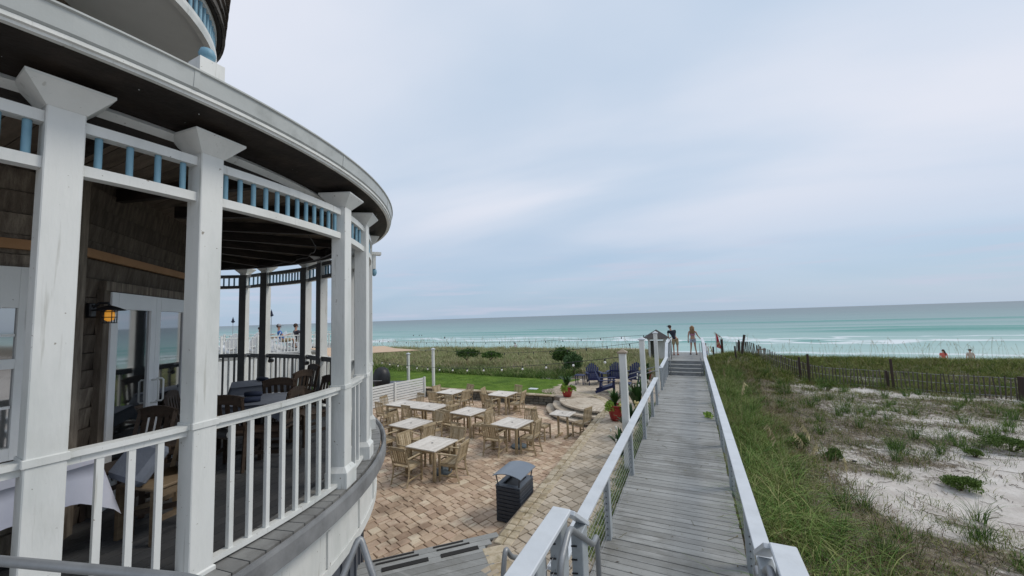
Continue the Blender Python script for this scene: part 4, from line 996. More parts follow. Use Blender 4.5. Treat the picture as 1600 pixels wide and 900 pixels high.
# ------------------------------------------------------------------ teak tables and chairs on the patio
def teak_chair(arms):
    o = empty('teak_armchair' if arms else 'teak_side_chair', (0, 0, 0)); tag(o, cat='chair')
    w, d, sh, bh = (.54, .50, .42, .90) if arms else (.46, .46, .44, .95)
    st_ = MB()
    for k in range(6): st_.box((0, -d/2+.05+k*(d-.06)/6+.02, sh), (w-.06, (d-.06)/6-.008, .02), ch=.003)
    st_.box((0, d/2-.02, sh-.035), (w-.04, .025, .055)); st_.box((-w/2+.04, 0, sh-.035), (.025, d-.08, .055)); st_.box((w/2-.04, 0, sh-.035), (.025, d-.08, .055))
    st_.build('seat', TEAK, o)
    tilt = .13 if arms else .09
    bk = MB()
    def bp(x, z, off=0): t_ = (z-sh)/(bh-sh); return Vector((x, -d/2+.03-tilt*max(0, t_)+off, z))
    bk.beam(bp(-w/2+.05, bh-.035), bp(w/2-.05, bh-.035), .024, .07); bk.beam(bp(-w/2+.05, sh+.10), bp(w/2-.05, sh+.10), .024, .05)
    ns = 6 if not arms else 6; sw = .026 if not arms else .052
    for k in range(ns):
        x = -w/2+.07+(w-.14)*(k+.5)/ns; bk.beam(bp(x, sh+.10), bp(x, bh-.05), sw, .012, upv=(0, 1, 0))
    bk.build('backrest', TEAK, o)
    for s_ in (-1, 1):
        x = s_*(w/2-.025)
        rl = MB(); rl.tube([(x, -d/2-.05, 0), (x, -d/2+.02, sh*.55), (x, -d/2+.03, sh), (x, -d/2+.03-tilt, bh)], [.022, .025, .026, .02], 4); rl.build('leg', TEAK, o)
        MB().box((x, d/2-.03, (.62 if arms else sh)/2), (.042, .042, .62 if arms else sh)).build('leg', TEAK, o)
        if arms: MB().beam((x, -d/2-.02, .635), (x, d/2+.02, .64), .055, .024, ch=.006).build('armrest', TEAK, o)
        MB().beam((x, -d/2-.0, .14), (x, d/2-.03, .14), .022, .032).build('stretcher', TEAK, o)
    MB().beam((-w/2+.03, 0, .14), (w/2-.03, 0, .14), .022, .032).build('stretcher', TEAK, o)
    return o
def teak_table(w, d, h=.74, pedestal=False):
    o = empty('teak_table', (0, 0, 0)); tag(o, cat='table')
    tp = MB(); n_ = 9
    for k in range(n_): tp.box((-w/2+.06+(w-.12)*(k+.5)/n_, 0, h-.014), ((w-.12)/n_-.006, d-.13, .022), ch=.002)
    for s_ in (-1, 1): tp.box((s_*(w/2-.03), 0, h-.015), (.06, d, .03), ch=.004); tp.box((0, s_*(d/2-.03), h-.015), (w-.125, .06, .03), ch=.004)
    tp.build('tabletop', TEAKTOP, o)
    MB().lathe([(.028, 0), (.028, .004), (.014, .004)], (0, 0, h-.002), 12).build('parasol_hole', BLACK, o)
    if pedestal:
        for s_ in (-1, 1):
            MB().box((s_*.16, 0, h/2), (.055, .055, h-.06)).build('leg', TEAK, o); MB().box((s_*.16, 0, .03), (.06, d*.85, .05)).build('foot', TEAK, o)
        return o
    ap = MB()
    for s_ in (-1, 1): ap.box((s_*(w/2-.07), 0, h-.065), (.025, d-.16, .07)); ap.box((0, s_*(d/2-.07), h-.065), (w-.16, .025, .07))
    ap.build('apron', TEAK, o)
    for sx in (-1, 1):
        for sy in (-1, 1): MB().box((sx*(w/2-.055), sy*(d/2-.055), (h-.03)/2), (.068, .068, h-.03), ch=.006).build('leg', TEAK, o)
    return o
armc, sidec = teak_chair(True), teak_chair(False); ua, us = [False], [False]
tsq, tsm = teak_table(.94, .94), teak_table(.70, .62, .74, True); ut, um = [False], [False]
tb = {
 'foreground': ((-6.22, 8.10), -3, 'square teak table nearest the camera, with a round weight showing beneath it', dict(near=('a', -.22), left=('a', .0), right=('a', -.05), far=('a', .1))),
 'binside': ((-5.08, 10.50), -9, 'square teak table in the middle of the patio, behind the dark bin', dict(near=('a', -.15), left=('s', .05), right=('s', -.1), far=('s', .1))),
 'middle': ((-7.10, 11.28), -9, 'square teak table in the centre, between the foreground table and the far row', dict(near=('s', -.2), left=('s', .1), right=('s', -.15), far=('s', .1))),
 'porchside': ((-8.03, 9.42), -6, 'square teak table close to the porch, behind the foreground table', dict(near=('a', -.3), left=('s', .1), right=('a', -.2), far=('a', .2))),
 'longleft': ((-10.10, 11.52), -3, 'left half of the two joined teak tables by the porch', dict(near=('s', -.35), far=('s', -.1), left=('s', 0))),
 'longright': ((-8.90, 11.45), -3, 'right half of the two joined teak tables, end away from the porch', dict(near=('s', -.25), far=('s', .1), right=('a', 0))),
 'farleft': ((-9.72, 14.05), -8, 'teak table at the back left, by the white slatted screen', dict(near=('a', -.2), left=('a', .1), right=('a', -.1), far=('a', .2))),
 'farright': ((-7.33, 14.28), -5, 'teak table at the back, in front of the stone retaining wall', dict(near=('a', -.15), left=('a', .15), right=('a', 0), far=('s', .2))),
}
short = dict(foreground='the foreground table', binside='the table behind the dark bin', middle='the centre table', porchside='the second table beside the porch', longleft='the left half of the joined tables', longright='the right half of the joined tables', farleft='the back table by the white screen', farright='the back table by the stone wall')
side_words = dict(near='nearest side of', far='far side of', left='left side of', right='right side of')
for key, ((x, y), rz, lab, chs) in tb.items():
    place(tsq, ut, (x, y, 0), R(rz), lab, 'teak tables on the patio', (1.26, .95, 1) if 'long' in key else (1, 1, 1))
    wl = .83 if 'long' in key else .68
    for sd_, (kind, off) in chs.items():
        b = {'near': (off, -.66), 'far': (off, .66), 'left': (-wl, off), 'right': (wl, off)}[sd_]; fa = {'near': 0, 'far': 180, 'left': -90, 'right': 90}[sd_]
        v = Matrix.Rotation(R(rz), 3, 'Z') @ Vector((b[0], b[1], 0)); tw = rnd.uniform(-15, 15)
        lb = 'weathered teak %s on the %s %s' % ('armchair' if kind == 'a' else 'side chair', side_words[sd_], short[key])
        if kind == 'a': place(armc, ua, (x+v.x, y+v.y, 0), R(rz+fa+tw), lb, 'weathered teak chairs on the patio')
        else: place(sidec, us, (x+v.x, y+v.y, 0), R(rz+fa+tw), lb, 'weathered teak chairs on the patio')
place(tsm, um, (-3.98, 12.0, 0), R(-5), 'small teak table for two beside the curved stone steps', 'teak tables on the patio')
place(sidec, us, (-4.55, 11.55, 0), R(-95), 'weathered slat-back chair left of the small table for two', 'weathered teak chairs on the patio')
place(sidec, us, (-3.42, 12.2, 0), R(70), 'weathered slat-back chair right of the small table, next to the steps', 'weathered teak chairs on the patio')
ub = MB().lathe([(.24, 0), (.25, .02), (.24, .05), (.10, .085), (.03, .09), (.03, .26), (.02, .26)], (0, 0, 0), 24)
u0 = ub.build('umbrella_base', flat('base_metal', (.10, .13, .15), .4), smooth=False); tag(u0, 'round grey umbrella weight under the foreground table', 'umbrella base', 'umbrella bases'); u0.location = (-6.0, 8.2, 0)
u1 = u0.copy(); COL.objects.link(u1); u1.location = (-4.92, 10.6, 0); u1['label'] = 'round grey umbrella weight under the table behind the dark bin'
# slatted litter bin
BN = empty('litter_bin', (-3.36, 6.98, 0), R(-1), 'dark slatted litter bin with an arched grey hood on four posts', 'litter bin')
w, d, h = .50, .62, .66
MB().box((0, 0, h/2), (w-.04, d-.04, h-.03)).build('liner', BLACK, BN)
for sx, sy, ln_, nm in ((0, -1, w, 'f'), (0, 1, w, 'b'), (-1, 0, d, 'l'), (1, 0, d, 'r')):
    mb = MB()
    for k in range(9):
        zc_ = .045+k*.0715
        mb.box((sx*w/2, sy*d/2, zc_), (w, .022, .060) if sy else (.022, d, .060), ch=.004)
    mb.build('slat_panel', BIN, BN)
rim = MB()
for sx, sy in ((0, -1), (0, 1), (-1, 0), (1, 0)): rim.box((sx*(w/2-.04), sy*(d/2-.04), h+.012), (w+.02, .10, .02) if sy else (.10, d-.18, .02))
rim.build('rim', flat('bin_rim', (.10, .12, .15), .4), BN)
for sx in (-1, 1):
    for sy in (-1, 1): MB().beam((sx*(w/2-.03), sy*(d/2-.03), h), (sx*(w/2+.005), sy*(d/2-.01), .86), .022, .022).build('hood_post', BIN, BN)
vs = []; 
for i in range(13):
    t_ = -1+2*i/12
    for yy in (-d/2-.05, d/2+.05):
        for dz in (0, .014): vs.append((t_*(w/2+.05), yy, 0.85+.06*(1-t_*t_)+dz))
fs = []
for i in range(12):
    a = i*4; b = a+4; fs += [(a, a+2, b+2, b), (a+1, b+1, b+3, a+3), (a, b, b+1, a+1), (a+2, a+3, b+3, b+2)]
fs += [(0, 1, 3, 2), (48, 50, 51, 49)]
MB().add(vs, fs).build('hood', BINTOP, BN, smooth=False)

# ------------------------------------------------------------------ white screen, grill, light posts, strings, sail
WHITEF = mat('white_board', [(.66, .67, .66), (.72, .73, .72)], .5, 1.5)
SC = empty('slatted_screen', (-12.9, 14.0, 0), label='white horizontal-board privacy screen between the patio and the grill', cat='screen')
for a, b, nb_ in (((-13.25, 11.6), (-12.88, 13.98), 8), ((-12.88, 13.98), (-12.5, 15.65), 8)):
    mb = MB()
    for k in range(nb_): mb.beam((a[0]+12.9, a[1]-14, .10+k*.118), (b[0]+12.9, b[1]-14, .10+k*.118), .025, .092)
    mb.build('board_panel', WHITEF, SC)
for x, y in ((-13.25, 11.6), (-12.88, 13.98), (-12.5, 15.68)): MB().box((x+12.93, y-14, .50), (.09, .09, 1.02)).build('screen_post', WHITE, SC)
GR = empty('covered_grill', (-14.0, 14.3, .1), R(20), 'black domed barbecue under a black cover behind the white screen', 'grill')
MB().lathe([(.30, 0), (.34, .3), (.36, .7), (.40, .75), (.42, .95), (.40, 1.2), (.31, 1.42), (.16, 1.52), (.02, 1.55)], (0, 0, 0), 20).build('grill_cover', BLACK, GR, smooth=True)
MB().box((0, 0, .3), (.7, .6, .6), ch=.03).build('grill_cart', BLACK, GR)
MB().tube([(-.2, -.42, .95), (-.2, -.50, .95), (.2, -.50, .95), (.2, -.42, .95)], .015, 8).build('handle', STEEL, GR)
GC = MB(); GC.box((0, 0, .34), (1.1, .8, .68), rz=.35, ch=.12)
tag(GC.build('covered_cooler', CUSH), 'low box under a grey fabric cover beside the black grill', 'cooler').location = (-13.75, 15.1, .12)
def lpost(x, y, top, w_, label, cap=True):
    o = empty('light_post', (x, y, .43), label=label, cat='post', group='white posts carrying the string lights')
    MB().box((0, 0, (top-.43)/2), (w_, w_, top-.43), ch=.008).build('post_shaft', WHITE, o)
    mb = MB(); h_ = w_/2+.03; vs = [(sx*h_, sy*h_, z) for z in (top-.43, top-.40) for sx, sy in ((-1, -1), (1, -1), (1, 1), (-1, 1))]+[(0, 0, top-.33)]
    mb.add(vs, [(3, 2, 1, 0)]+[(j, (j+1) % 4, 4+(j+1) % 4, 4+j) for j in range(4)]+[(4+j, 4+(j+1) % 4, 8) for j in range(4)])
    mb.build('post_cap', COPPER if cap == 1 else RAILC, o)
    return o
lpost(-1.47, 8.9, 3.0, .15, 'white light post with a copper cap nearest the camera, beside the boardwalk rail', 1)
lpost(-1.47, 12.6, 3.05, .15, 'white light post with a grey cap, second along the boardwalk', 2)
lpost(-1.47, 17.5, 3.0, .15, 'white light post with a plain cap, farthest along the boardwalk next to the hut roof', 2)
lpost(-12.41, 16.35, 2.32, .12, 'thin white post standing on the lawn edge behind the white screen', 2)
lpost(-14.9, 17.3, 1.95, .13, 'short white post holding up the tan shade sail', 2)
def lights(label, A, Bp, sag, n_, bulb=.035, on=True, r=.007):
    A = Vector(A); Bp = Vector(Bp); o = empty('string_lights', A, label=label, cat='string lights', group='strings of bulbs over the lawn')
    f = lambda t_: (Bp-A)*t_-Vector((0, 0, 4*sag*t_*(1-t_)))
    MB().tube([f(k/24) for k in range(25)], r, 4).build('wire', BLACK, o)
    for k in range(n_):
        q = f((k+.5)/n_); s_ = MB().lathe([(.012, 0), (.018, -.02), (.018, -.05)], q, 8).build('bulb_socket', BLACK, o)
        MB().sphere(q+Vector((0, 0, -.05-bulb)), bulb, 8).build('bulb', BULB if on else BLACK, s_, smooth=True)
lights('lowest string of white bulbs crossing the lawn from the nearest light post', (-1.47, 8.9, 2.92), (-14.9, 15.0, 1.85), .32, 15, .034)
lights('middle string of small bulbs from the second light post to the lawn post', (-1.47, 12.6, 2.98), (-12.41, 16.35, 2.32), .25, 14, .022, False, .006)
lights('middle string of small bulbs running on left from the lawn post', (-12.41, 16.35, 2.32), (-24, 19, 2.5), .25, 10, .022, False, .006)
lights('highest string of small bulbs from the farthest light post across the sea view', (-1.47, 17.5, 2.95), (-27, 22, 2.75), .42, 26, .026, False, .007)
SL = empty('shade_sail', (-15.5, 15, 2.3), label='tan fabric shade sail stretched low beside the porch', cat='sail')
pts = [Vector(p_) for p_ in ((-13.24, 16.3, 2.29), (-17.37, 17.98, 2.36), (-20.0, 14.6, 2.5), (-15.6, 12.6, 2.30))]
nn = 10; V = []
for i in range(nn+1):
    for j in range(nn+1):
        u_, v_ = i/nn, j/nn; q = pts[0]*(1-u_)*(1-v_)+pts[1]*u_*(1-v_)+pts[2]*u_*v_+pts[3]*(1-u_)*v_
        c = sum(pts, Vector())/4; e_ = 1-max(abs(u_-.5), abs(v_-.5))*0; pull = .16*(1-abs(2*u_-1)*1.0)*(abs(2*v_-1)) + .16*(1-abs(2*v_-1))*(abs(2*u_-1))
        q = q.lerp(c, pull); q.z += -.10*math.sin(u_*math.pi)*math.sin(v_*math.pi); V.append(q-Vector((-15.5, 15, 2.3)))
Vb = V+[v-Vector((0, 0, .012)) for v in V]; k0 = (nn+1)**2
F = []
for i in range(nn):
    for j in range(nn):
        a = i*(nn+1)+j; F += [(a, a+1, a+nn+2, a+nn+1), (k0+a, k0+a+nn+1, k0+a+nn+2, k0+a+1)]
MB().add(Vb, F).build('sail_cloth', SAIL, SL, smooth=True)
MB().tube([(2.26, 1.3, -.01), (3.1, 1.35, 0.0)], .008, 5).build('sail_rope', STEEL, SL)

# ------------------------------------------------------------------ foliage objects
def leaf_mesh(name, c, rad, n_, leaf, material, parent=None, seed=0, long=1.6, hollow=.45, lumps=7, zflat=.0):
    g = np.random.default_rng(seed); u = g.normal(size=(n_, 3)); u /= np.linalg.norm(u, axis=1)[:, None]; u[:, 2] = np.where(u[:, 2] < zflat-.35, -u[:, 2], u[:, 2])
    lp_ = g.normal(size=(lumps, 3)); lp_ /= np.linalg.norm(lp_, axis=1)[:, None]
    bump = np.max(np.clip(u @ lp_.T, 0, 1)**6, 1)
    r_ = (hollow+(1-hollow)*g.random(n_)**.6)*(.62+.44*bump)+(g.random(n_) < .06)*g.uniform(0, .3, n_)
    P = u*r_[:, None]*np.array(rad)+np.array(c)
    d1 = u+g.normal(0, .8, (n_, 3)); d1 /= np.linalg.norm(d1, axis=1)[:, None]; d2 = np.cross(d1, g.normal(size=(n_, 3))); d2 /= np.linalg.norm(d2, axis=1)[:, None]
    s_ = leaf*g.uniform(.6, 1.3, n_)[:, None]
    V = np.stack([P-d2*s_*.12, P+d1*s_*long*.5-d2*s_*.5, P+d1*s_*long, P+d1*s_*long*.5+d2*s_*.5], 1).reshape(-1, 3)
    o = np_mesh(name, V, np.arange(n_*4).reshape(-1, 4), material)
    if parent is not None: o.parent = parent
    return o
def shrub(name, loc, rad, n_, leaf, material, label, cat='shrub', seed=0, group=None, stem=True):
    o = empty(name, loc, label=label, cat=cat, group=group)
    leaf_mesh('foliage', (0, 0, rad[2]*.75), rad, n_, leaf, material, o, seed)
    mb = MB(); g = random.Random(seed)
    for k in range(5):
        a = g.uniform(0, 6.28); mb.tube([(0, 0, -.05), (math.cos(a)*rad[0]*.3, math.sin(a)*rad[1]*.3, rad[2]*.5), (math.cos(a)*rad[0]*.55, math.sin(a)*rad[1]*.55, rad[2]*1.0)], [.022, .014, .005], 5)
    mb.build('stem', STEM, o)
    return o
shrub('round_shrub', (-7.15, 22.3, .85), (.76, .7, .66), 2600, .075, LEAFB, 'tall dark round shrub rising above the dune hedge behind the lawn', seed=1)
shrub('round_shrub', (-6.25, 21.0, .62), (.62, .55, .62), 1700, .07, mat('bush_leaf_pale', [(.03, .065, .02), (.06, .12, .035), (.10, .17, .06)], .7, 4, island=.7), 'smaller paler round shrub in front of the tall dark one', seed=2)
shrub('round_shrub', (-14.3, 22.6, 1.05), (1.0, .7, .42), 1300, .08, LEAFB, 'low dark green bush in the hedge right of the lawn post', seed=3)
shrub('round_shrub', (-12.6, 22.9, 1.05), (.9, .6, .36), 1100, .08, mat('bush_leaf_yellow', [(.04, .09, .012), (.08, .16, .02), (.12, .21, .04)], .7, 4, island=.7), 'low yellow-green bush beside the dark one in the hedge', seed=4)
for i, (px_, py_, rx_, rz_, n_, lab) in enumerate(((1305, 718, .24, .17, 700, 'small dark green bush on the sand nearest the boardwalk grass'), (1503, 766, .40, .20, 1300, 'mid-sized flat green bush alone on the open sand'),
      (1578, 706, .62, .27, 1500, 'largest green bush at the right edge of the picture'), (1523, 712, .20, .12, 400, 'smallest green bush just left of the largest one'), (1292, 610, .38, .22, 500, 'dull green bush near the sand fence'), (1250, 705, .3, .3, 600, 'green bush tucked into the tall grass by the seed heads'))):
    q = G(px_, py_, 0.0)
    for _ in range(4): q = G(px_, py_, float(terrain(q.x, q.y)))
    shrub('dune_bush', (q.x, q.y, q.z-.02), (rx_, rx_*.8, rz_), n_*3, .022, mat('dune_bush_leaf', [(.045, .08, .014), (.08, .135, .022), (.13, .20, .035)], .7, 4, island=.7), lab, 'bush', 20+i, 'bushes on the sand')
def tropical(name, mb, c, n_, h, w_, seed, spread=.6):
    g = random.Random(seed)
    for k in range(n_):
        a = g.uniform(0, 6.28); ln = h*g.uniform(.6, 1.1); sp_ = spread*g.uniform(.3, 1); pts = []
        for i in range(6):
            t_ = i/5; pts.append(Vector((c[0]+math.cos(a)*sp_*ln*t_**1.5, c[1]+math.sin(a)*sp_*ln*t_**1.5, c[2]+ln*(t_-.35*t_**3*sp_*1.6))))
        sd_ = Vector((-math.sin(a), math.cos(a), 0)); vs = []
        for i, q in enumerate(pts):
            ww = w_*math.sin(math.pi*min(1, .08+i/5*.9))**.8*.5; vs += [q-sd_*ww, q+sd_*ww]
        mb.add(vs, [(2*i, 2*i+1, 2*i+3, 2*i+2) for i in range(5)])
    return mb
def pot(loc, r_, h_, label, seed, lime=True, plant=True, flowers=0):
    o = empty('potted_plant', loc, label=label, cat='potted plant', group='red pots by the walkway')
    MB().lathe([(r_*.62, 0), (r_*.8, h_*.3), (r_*.98, h_*.75), (r_*1.0, h_*.93), (r_*1.08, h_*.94), (r_*1.08, h_), (r_*.95, h_), (r_*.93, h_*.9)], (0, 0, 0), 24).build('pot', REDPOT, o, smooth=True)
    MB().lathe([(r_*.93, h_*.9), (r_*.93, h_*.91)], (0, 0, 0), 20).build('soil', SOIL, o)
    if lime:
        g = random.Random(seed)
        for k in range(3):
            a = (2.6, 4.4, 6.0)[k]+g.uniform(-.3, .3); leaf_mesh('trailing_foliage', (math.cos(a)*r_*1.05, math.sin(a)*r_*1.05, h_*.82), (r_*.6, r_*.6, h_*.42), 260, .045, LEAFL, o, seed+k)
    tropical('x', MB(), (0, 0, h_*.9), 34, .62, .09, seed, .7).build('foliage', LEAFD, o)
    if flowers:
        for k in range(flowers): MB().sphere((0, 0, h_+.2+k*.03), .03, 6).build('flower', FLOWER, o)
    return o
pot((-4.98, 15.75, .45), .25, .42, 'red glazed pot with lime trailing plant on the end of the stone steps', 1)
pot((-2.42, 12.75, .45), .25, .50, 'red glazed pot with lime and dark leaves left of the nearest light post', 4)
pot((-2.28, 21.0, .45), .24, .42, 'red glazed pot behind the farthest light post', 7, lime=False)
PB = empty('planting_clump', (-1.75, 11.2, .45), label='clump of broad dark leaves with yellow flowers between the light posts', cat='plant')
tropical('x', MB(), (0, 0, 0), 46, 1.0, .15, 21, .6).build('foliage', LEAFD, PB)
for k in range(10): MB().sphere((rnd.uniform(-.3, .3), rnd.uniform(-.3, .3), rnd.uniform(.7, 1.05)), .035, 6, (1, 1, 1.6)).build('flower', FLOWER, PB)
for (x, y, h_, nn_, lab, sd_) in ((-1.85, 13.6, 1.35, 40, 'tall dark leafy plant with cream flowers behind the second light post', 31), (-1.75, 15.4, 1.15, 34, 'leafy plant with spotted leaves near the railing gap', 33), (-1.72, 9.6, .7, 30, 'low broad-leaved plant under the railing between the first two light posts', 35), (-2.1, 18.6, 1.2, 34, 'tall leafy plant beside the farthest light post', 36)):
    o = empty('planting_clump', (x, y, .43), label=lab, cat='plant'); tropical('x', MB(), (0, 0, 0), nn_, h_, .13, sd_, .5).build('foliage', LEAFD, o)
    for k in range(8): MB().sphere((rnd.uniform(-.3, .3), rnd.uniform(-.3, .3), h_*rnd.uniform(.6, 1)), .028, 6, (1, 1, 1.8)).build('flower', FLOWERW if sd_ % 2 else FLOWER, o)
x, y = scatter(900, -1.62, -1.40, 5.5, 15.5, lambda x, y: 1+0*x)
blades('edging_grass', np.stack([x, y, 0*x+.42], -1), rg.uniform(.12, .26, len(x)), mat('variegated_grass', [(.05, .10, .02), (.14, .21, .06), (.3, .34, .14)], .7, 3, island=.7), 12, .06, .8, .005, 15)
tag(MB().prism([(-1.66, 5.3), (-1.38, 5.3), (-1.38, 16), (-1.66, 16)], .30, .44).build('planting_bed', SOIL), kind='structure')
# green weed growing through the deck
shrub('deck_weed', (.30, 13.6, .55), (.12, .2, .08), 90, .05, LEAFL, 'small light green weed on the right edge of the boardwalk', 'weed', 61)

# ------------------------------------------------------------------ adirondack chairs
def adirondack(material, name='adirondack_chair'):
    o = empty(name, (0, 0, 0)); tag(o, cat='chair')
    st_ = MB()
    for k in range(6):
        t_ = k/5; st_.box((0, .26-.46*t_, .36-.14*t_), (.54, .085, .02), M3=Matrix.Rotation(R(17), 3, 'X'))
    st_.build('seat', material, o)
    bk = MB()
    for k in range(7):
        x = -.27+.09*k; top = .98-.035*(abs(k-3)**1.6); bk.beam((x*.85, -.20, .20), (x*1.08, -.20-.36*(top-.2)/.8, top), .075, .018, upv=(0, 1, .4))
    bk.beam((-.27, -.33, .55), (.27, -.33, .55), .02, .06); bk.build('backrest', material, o)
    for s_ in (-1, 1):
        MB().beam((s_*.34, -.36, .56), (s_*.34, .36, .58), .13, .022, ch=.006).build('armrest', material, o)
        MB().box((s_*.31, .27, .29), (.03, .10, .58)).build('leg', material, o)
        MB().beam((s_*.28, .32, .34), (s_*.28, -.52, .05), .028, .11).build('leg', material, o)
        MB().beam((s_*.33, -.28, .55), (s_*.30, -.34, .12), .03, .06).build('arm_support', material, o)
    MB().box((0, .30, .30), (.56, .025, .12)).build('front_rail', material, o)
    return o
ad = adirondack(NAVY); uad = [False]
for (x, y, rz, lab) in ((-4.55, 18.9, -155, 'navy adirondack chair farthest left in the lounge group'), (-3.55, 17.15, -80, 'navy adirondack chair seen side-on, nearest the camera'), (-3.65, 19.55, -178, 'navy adirondack chair in the middle of the back row'), (-2.75, 19.6, 170, 'navy adirondack chair partly behind the light posts, right of the back row')):
    place(ad, uad, (x, y, .45), R(rz), lab, 'navy adirondack chairs on the round paved area')
def sidetable(material):
    o = empty('side_table', (0, 0, 0)); tag(o, cat='table')
    mb = MB()
    for k in range(5): mb.box((-.2+.1*k, 0, .46), (.09, .5, .02))
    mb.build('tabletop', material, o)
    for sx in (-1, 1):
        for sy in (-1, 1): MB().box((sx*.18, sy*.18, .22), (.04, .04, .45)).build('leg', material, o)
    return o
sdt = sidetable(NAVY); usd = [False]
for (x, y, lab) in ((-4.12, 19.5, 'navy side table between the two back navy chairs'), (-2.75, 17.0, 'navy side table in front of the side-on navy chair'), (-5.2, 18.7, 'navy side table at the left end of the lounge group')):
    place(sdt, usd, (x, y, .45), 0, lab, 'navy side tables')
pipe('thin white rail sloping down beside the second light post', [(-2.9, 16.4, .45), (-2.9, 16.4, 1.05), (-1.45, 15.9, 1.62), (-1.3, 15.9, 1.62)], .018)
pipe('lower thin white rail behind the second light post', [(-2.9, 17.3, .45), (-2.9, 17.3, 1.15), (-1.45, 17.5, 1.6), (-1.3, 17.5, 1.6)], .018)
# pale flat stone in the lawn
tag(MB().box((0, 0, 0), (.42, .3, .03), ch=.01).build('lawn_drain', RAILC), 'small pale utility cover set in the lawn', 'cover').location = (-7.05, 17.0, .445)

# ------------------------------------------------------------------ hut, flag, frame, sand fence
HT = empty('beach_hut', (-2.45, 30.2, .1), R(8), 'small white hut with a dark hipped shingle roof left of the platform', 'hut')
for x in (-.55, .55):
    for y in (-.55, .55): MB().box((x, y, .9), (.11, .11, 1.9)).build('hut_post', WHITE, HT)
MB().box((.22, .2, .85), (.6, .05, 1.7)).build('hut_panel', WHITE, HT); MB().box((-.28, .3, .85), (.34, .05, 1.7)).build('hut_doorway', flat('dark_doorway', (.07, .07, .06)), HT)
MB().box((0, 0, 1.86), (1.35, 1.35, .10)).build('hut_fascia', WHITE, HT)
mb = MB(); 
for k in range(6):
    h0 = .88*(1-k/6)+.02; h1 = .88*(1-(k+1)/6); z0 = 1.92+k*.10
    vs = [(sx*h0, sy*h0, z0) for sx, sy in ((-1, -1), (1, -1), (1, 1), (-1, 1))]+[(sx*h1, sy*h1, z0+.115) for sx, sy in ((-1, -1), (1, -1), (1, 1), (-1, 1))]
    mb.add(vs, [(3, 2, 1, 0)]+[(j, (j+1) % 4, 4+(j+1) % 4, 4+j) for j in range(4)]+[(4, 5, 6, 7)])
mb.build('hut_roof', flat('dark_roof', (.06, .055, .055), .9), HT)
FL = empty('warning_flag', (1.70, 32.9, .5), label='red warning flag hanging beside dark posts right of the platform', cat='flag')
MB().tube([(-.12, 0, 0), (-.14, 0, 1.75)], .015, 8).build('flag_pole', STEEL, FL)
vs = []; 
for i in range(9):
    t_ = i/8
    for j in range(3): vs.append((-.12+.02+j*.11*(.4+t_), .04*math.sin(i*1.2+j), 1.7-1.1*t_-j*.06))
MB().add(vs+[(a, b+.006, c) for a, b, c in vs], [(i*3+j, i*3+j+1, i*3+j+4, i*3+j+3) for i in range(8) for j in range(2)]+[(27+i*3+j, 27+i*3+j+3, 27+i*3+j+4, 27+i*3+j+1) for i in range(8) for j in range(2)]).build('flag_cloth', flat('red_cloth', (.45, .02, .04)), FL, smooth=True)
for (x, y, h_, r_, tl, lab) in ((1.95, 32.9, 1.3, .09, .0, 'thick dark post beside the red flag'), (1.35, 32.9, .9, .06, .0, 'thin dark post left of the red flag')):
    q = MB().tube([(0, 0, -.4), (tl, 0, h_)], r_, 8).build('dune_post', flat('dark_pile', (.05, .035, .028), .9)); tag(q, lab, 'post', 'dark posts in the dune'); q.location = (x, y, float(terrain(x, y)))
WF = empty('wooden_frame', (5.05, 37.4, -.55), R(-5), 'small open wooden frame standing in the far dune grass', 'frame')
for x in (-.22, .22): MB().box((x, 0, .55), (.07, .07, 1.2)).build('frame_post', TANW, WF)
MB().box((0, 0, 1.12), (.56, .09, .07)).build('frame_top', TANW, WF); MB().box((0, 0, .55), (.36, .05, .06)).build('frame_bar', TANW, WF)
fp = [(2.65, 30.4), (4.1, 27.2), (5.5, 24.9), (8.3, 23.8), (11.6, 22.6), (16.5, 21.3)]
SF = empty('sand_fence', (5.5, 24.9, 0), label='weathered slat sand fence wired together across the dune', cat='fence')
segs = [(Vector((*fp[i], 0)), Vector((*fp[i+1], 0))) for i in range(len(fp)-1)]; tot = sum((b-a).length for a, b in segs); npk = 132
def fpos(s_):
    for a, b in segs:
        L_ = (b-a).length
        if s_ <= L_: return a.lerp(b, s_/L_)
        s_ -= L_
    return segs[-1][1]
for k in range(npk):
    q = fpos(tot*(k+.5)/npk); z = float(terrain(q.x, q.y)); tl = rnd.gauss(0, .05)
    if k == 0: far_run = MB()
    pk_ = MB() if k >= 36 else far_run
    pk_.box((q.x-5.5, q.y-24.9, z+.40), (.045, .015, 1.02+rnd.uniform(-.12, .08)), M3=Matrix.Rotation(R(-20)+rnd.uniform(-.3, .3), 3, 'Z') @ Matrix.Rotation(tl, 3, 'Y'))
    if k >= 36: pk_.build('picket', FENCEW, SF)
    if k == 35: tag(far_run.build('far_pickets', FENCEW, SF), kind='stuff')
for hz in (.12, .5, .86):
    MB().tube([Vector((fpos(tot*k/60).x-5.5, fpos(tot*k/60).y-24.9, float(terrain(fpos(tot*k/60).x, fpos(tot*k/60).y))+hz)) for k in range(61)], .006, 4).build('fence_wire', STEEL, SF)
pile = flat('dark_pile', (.05, .035, .028), .9)
for (x, y, h_, r_, tl) in ((5.35, 24.75, 1.45, .055, .03), (5.05, 25.0, 1.2, .05, 0), (8.28, 23.65, 1.45, .055, -.02), (8.12, 23.8, .9, .045, 0), (11.7, 22.5, .95, .10, .03), (2.75, 28.6, 1.35, .07, .25), (2.35, 27.2, .9, .05, -.05), (2.75, 30.0, 1.0, .05, .05), (15, 21.6, 1.2, .05, 0)):
    q = MB().tube([(x-5.5, y-24.9, float(terrain(x, y))-.2), (x-5.5+tl, y-24.9, float(terrain(x, y))+h_)], r_, 8).build('fence_post', pile, SF)

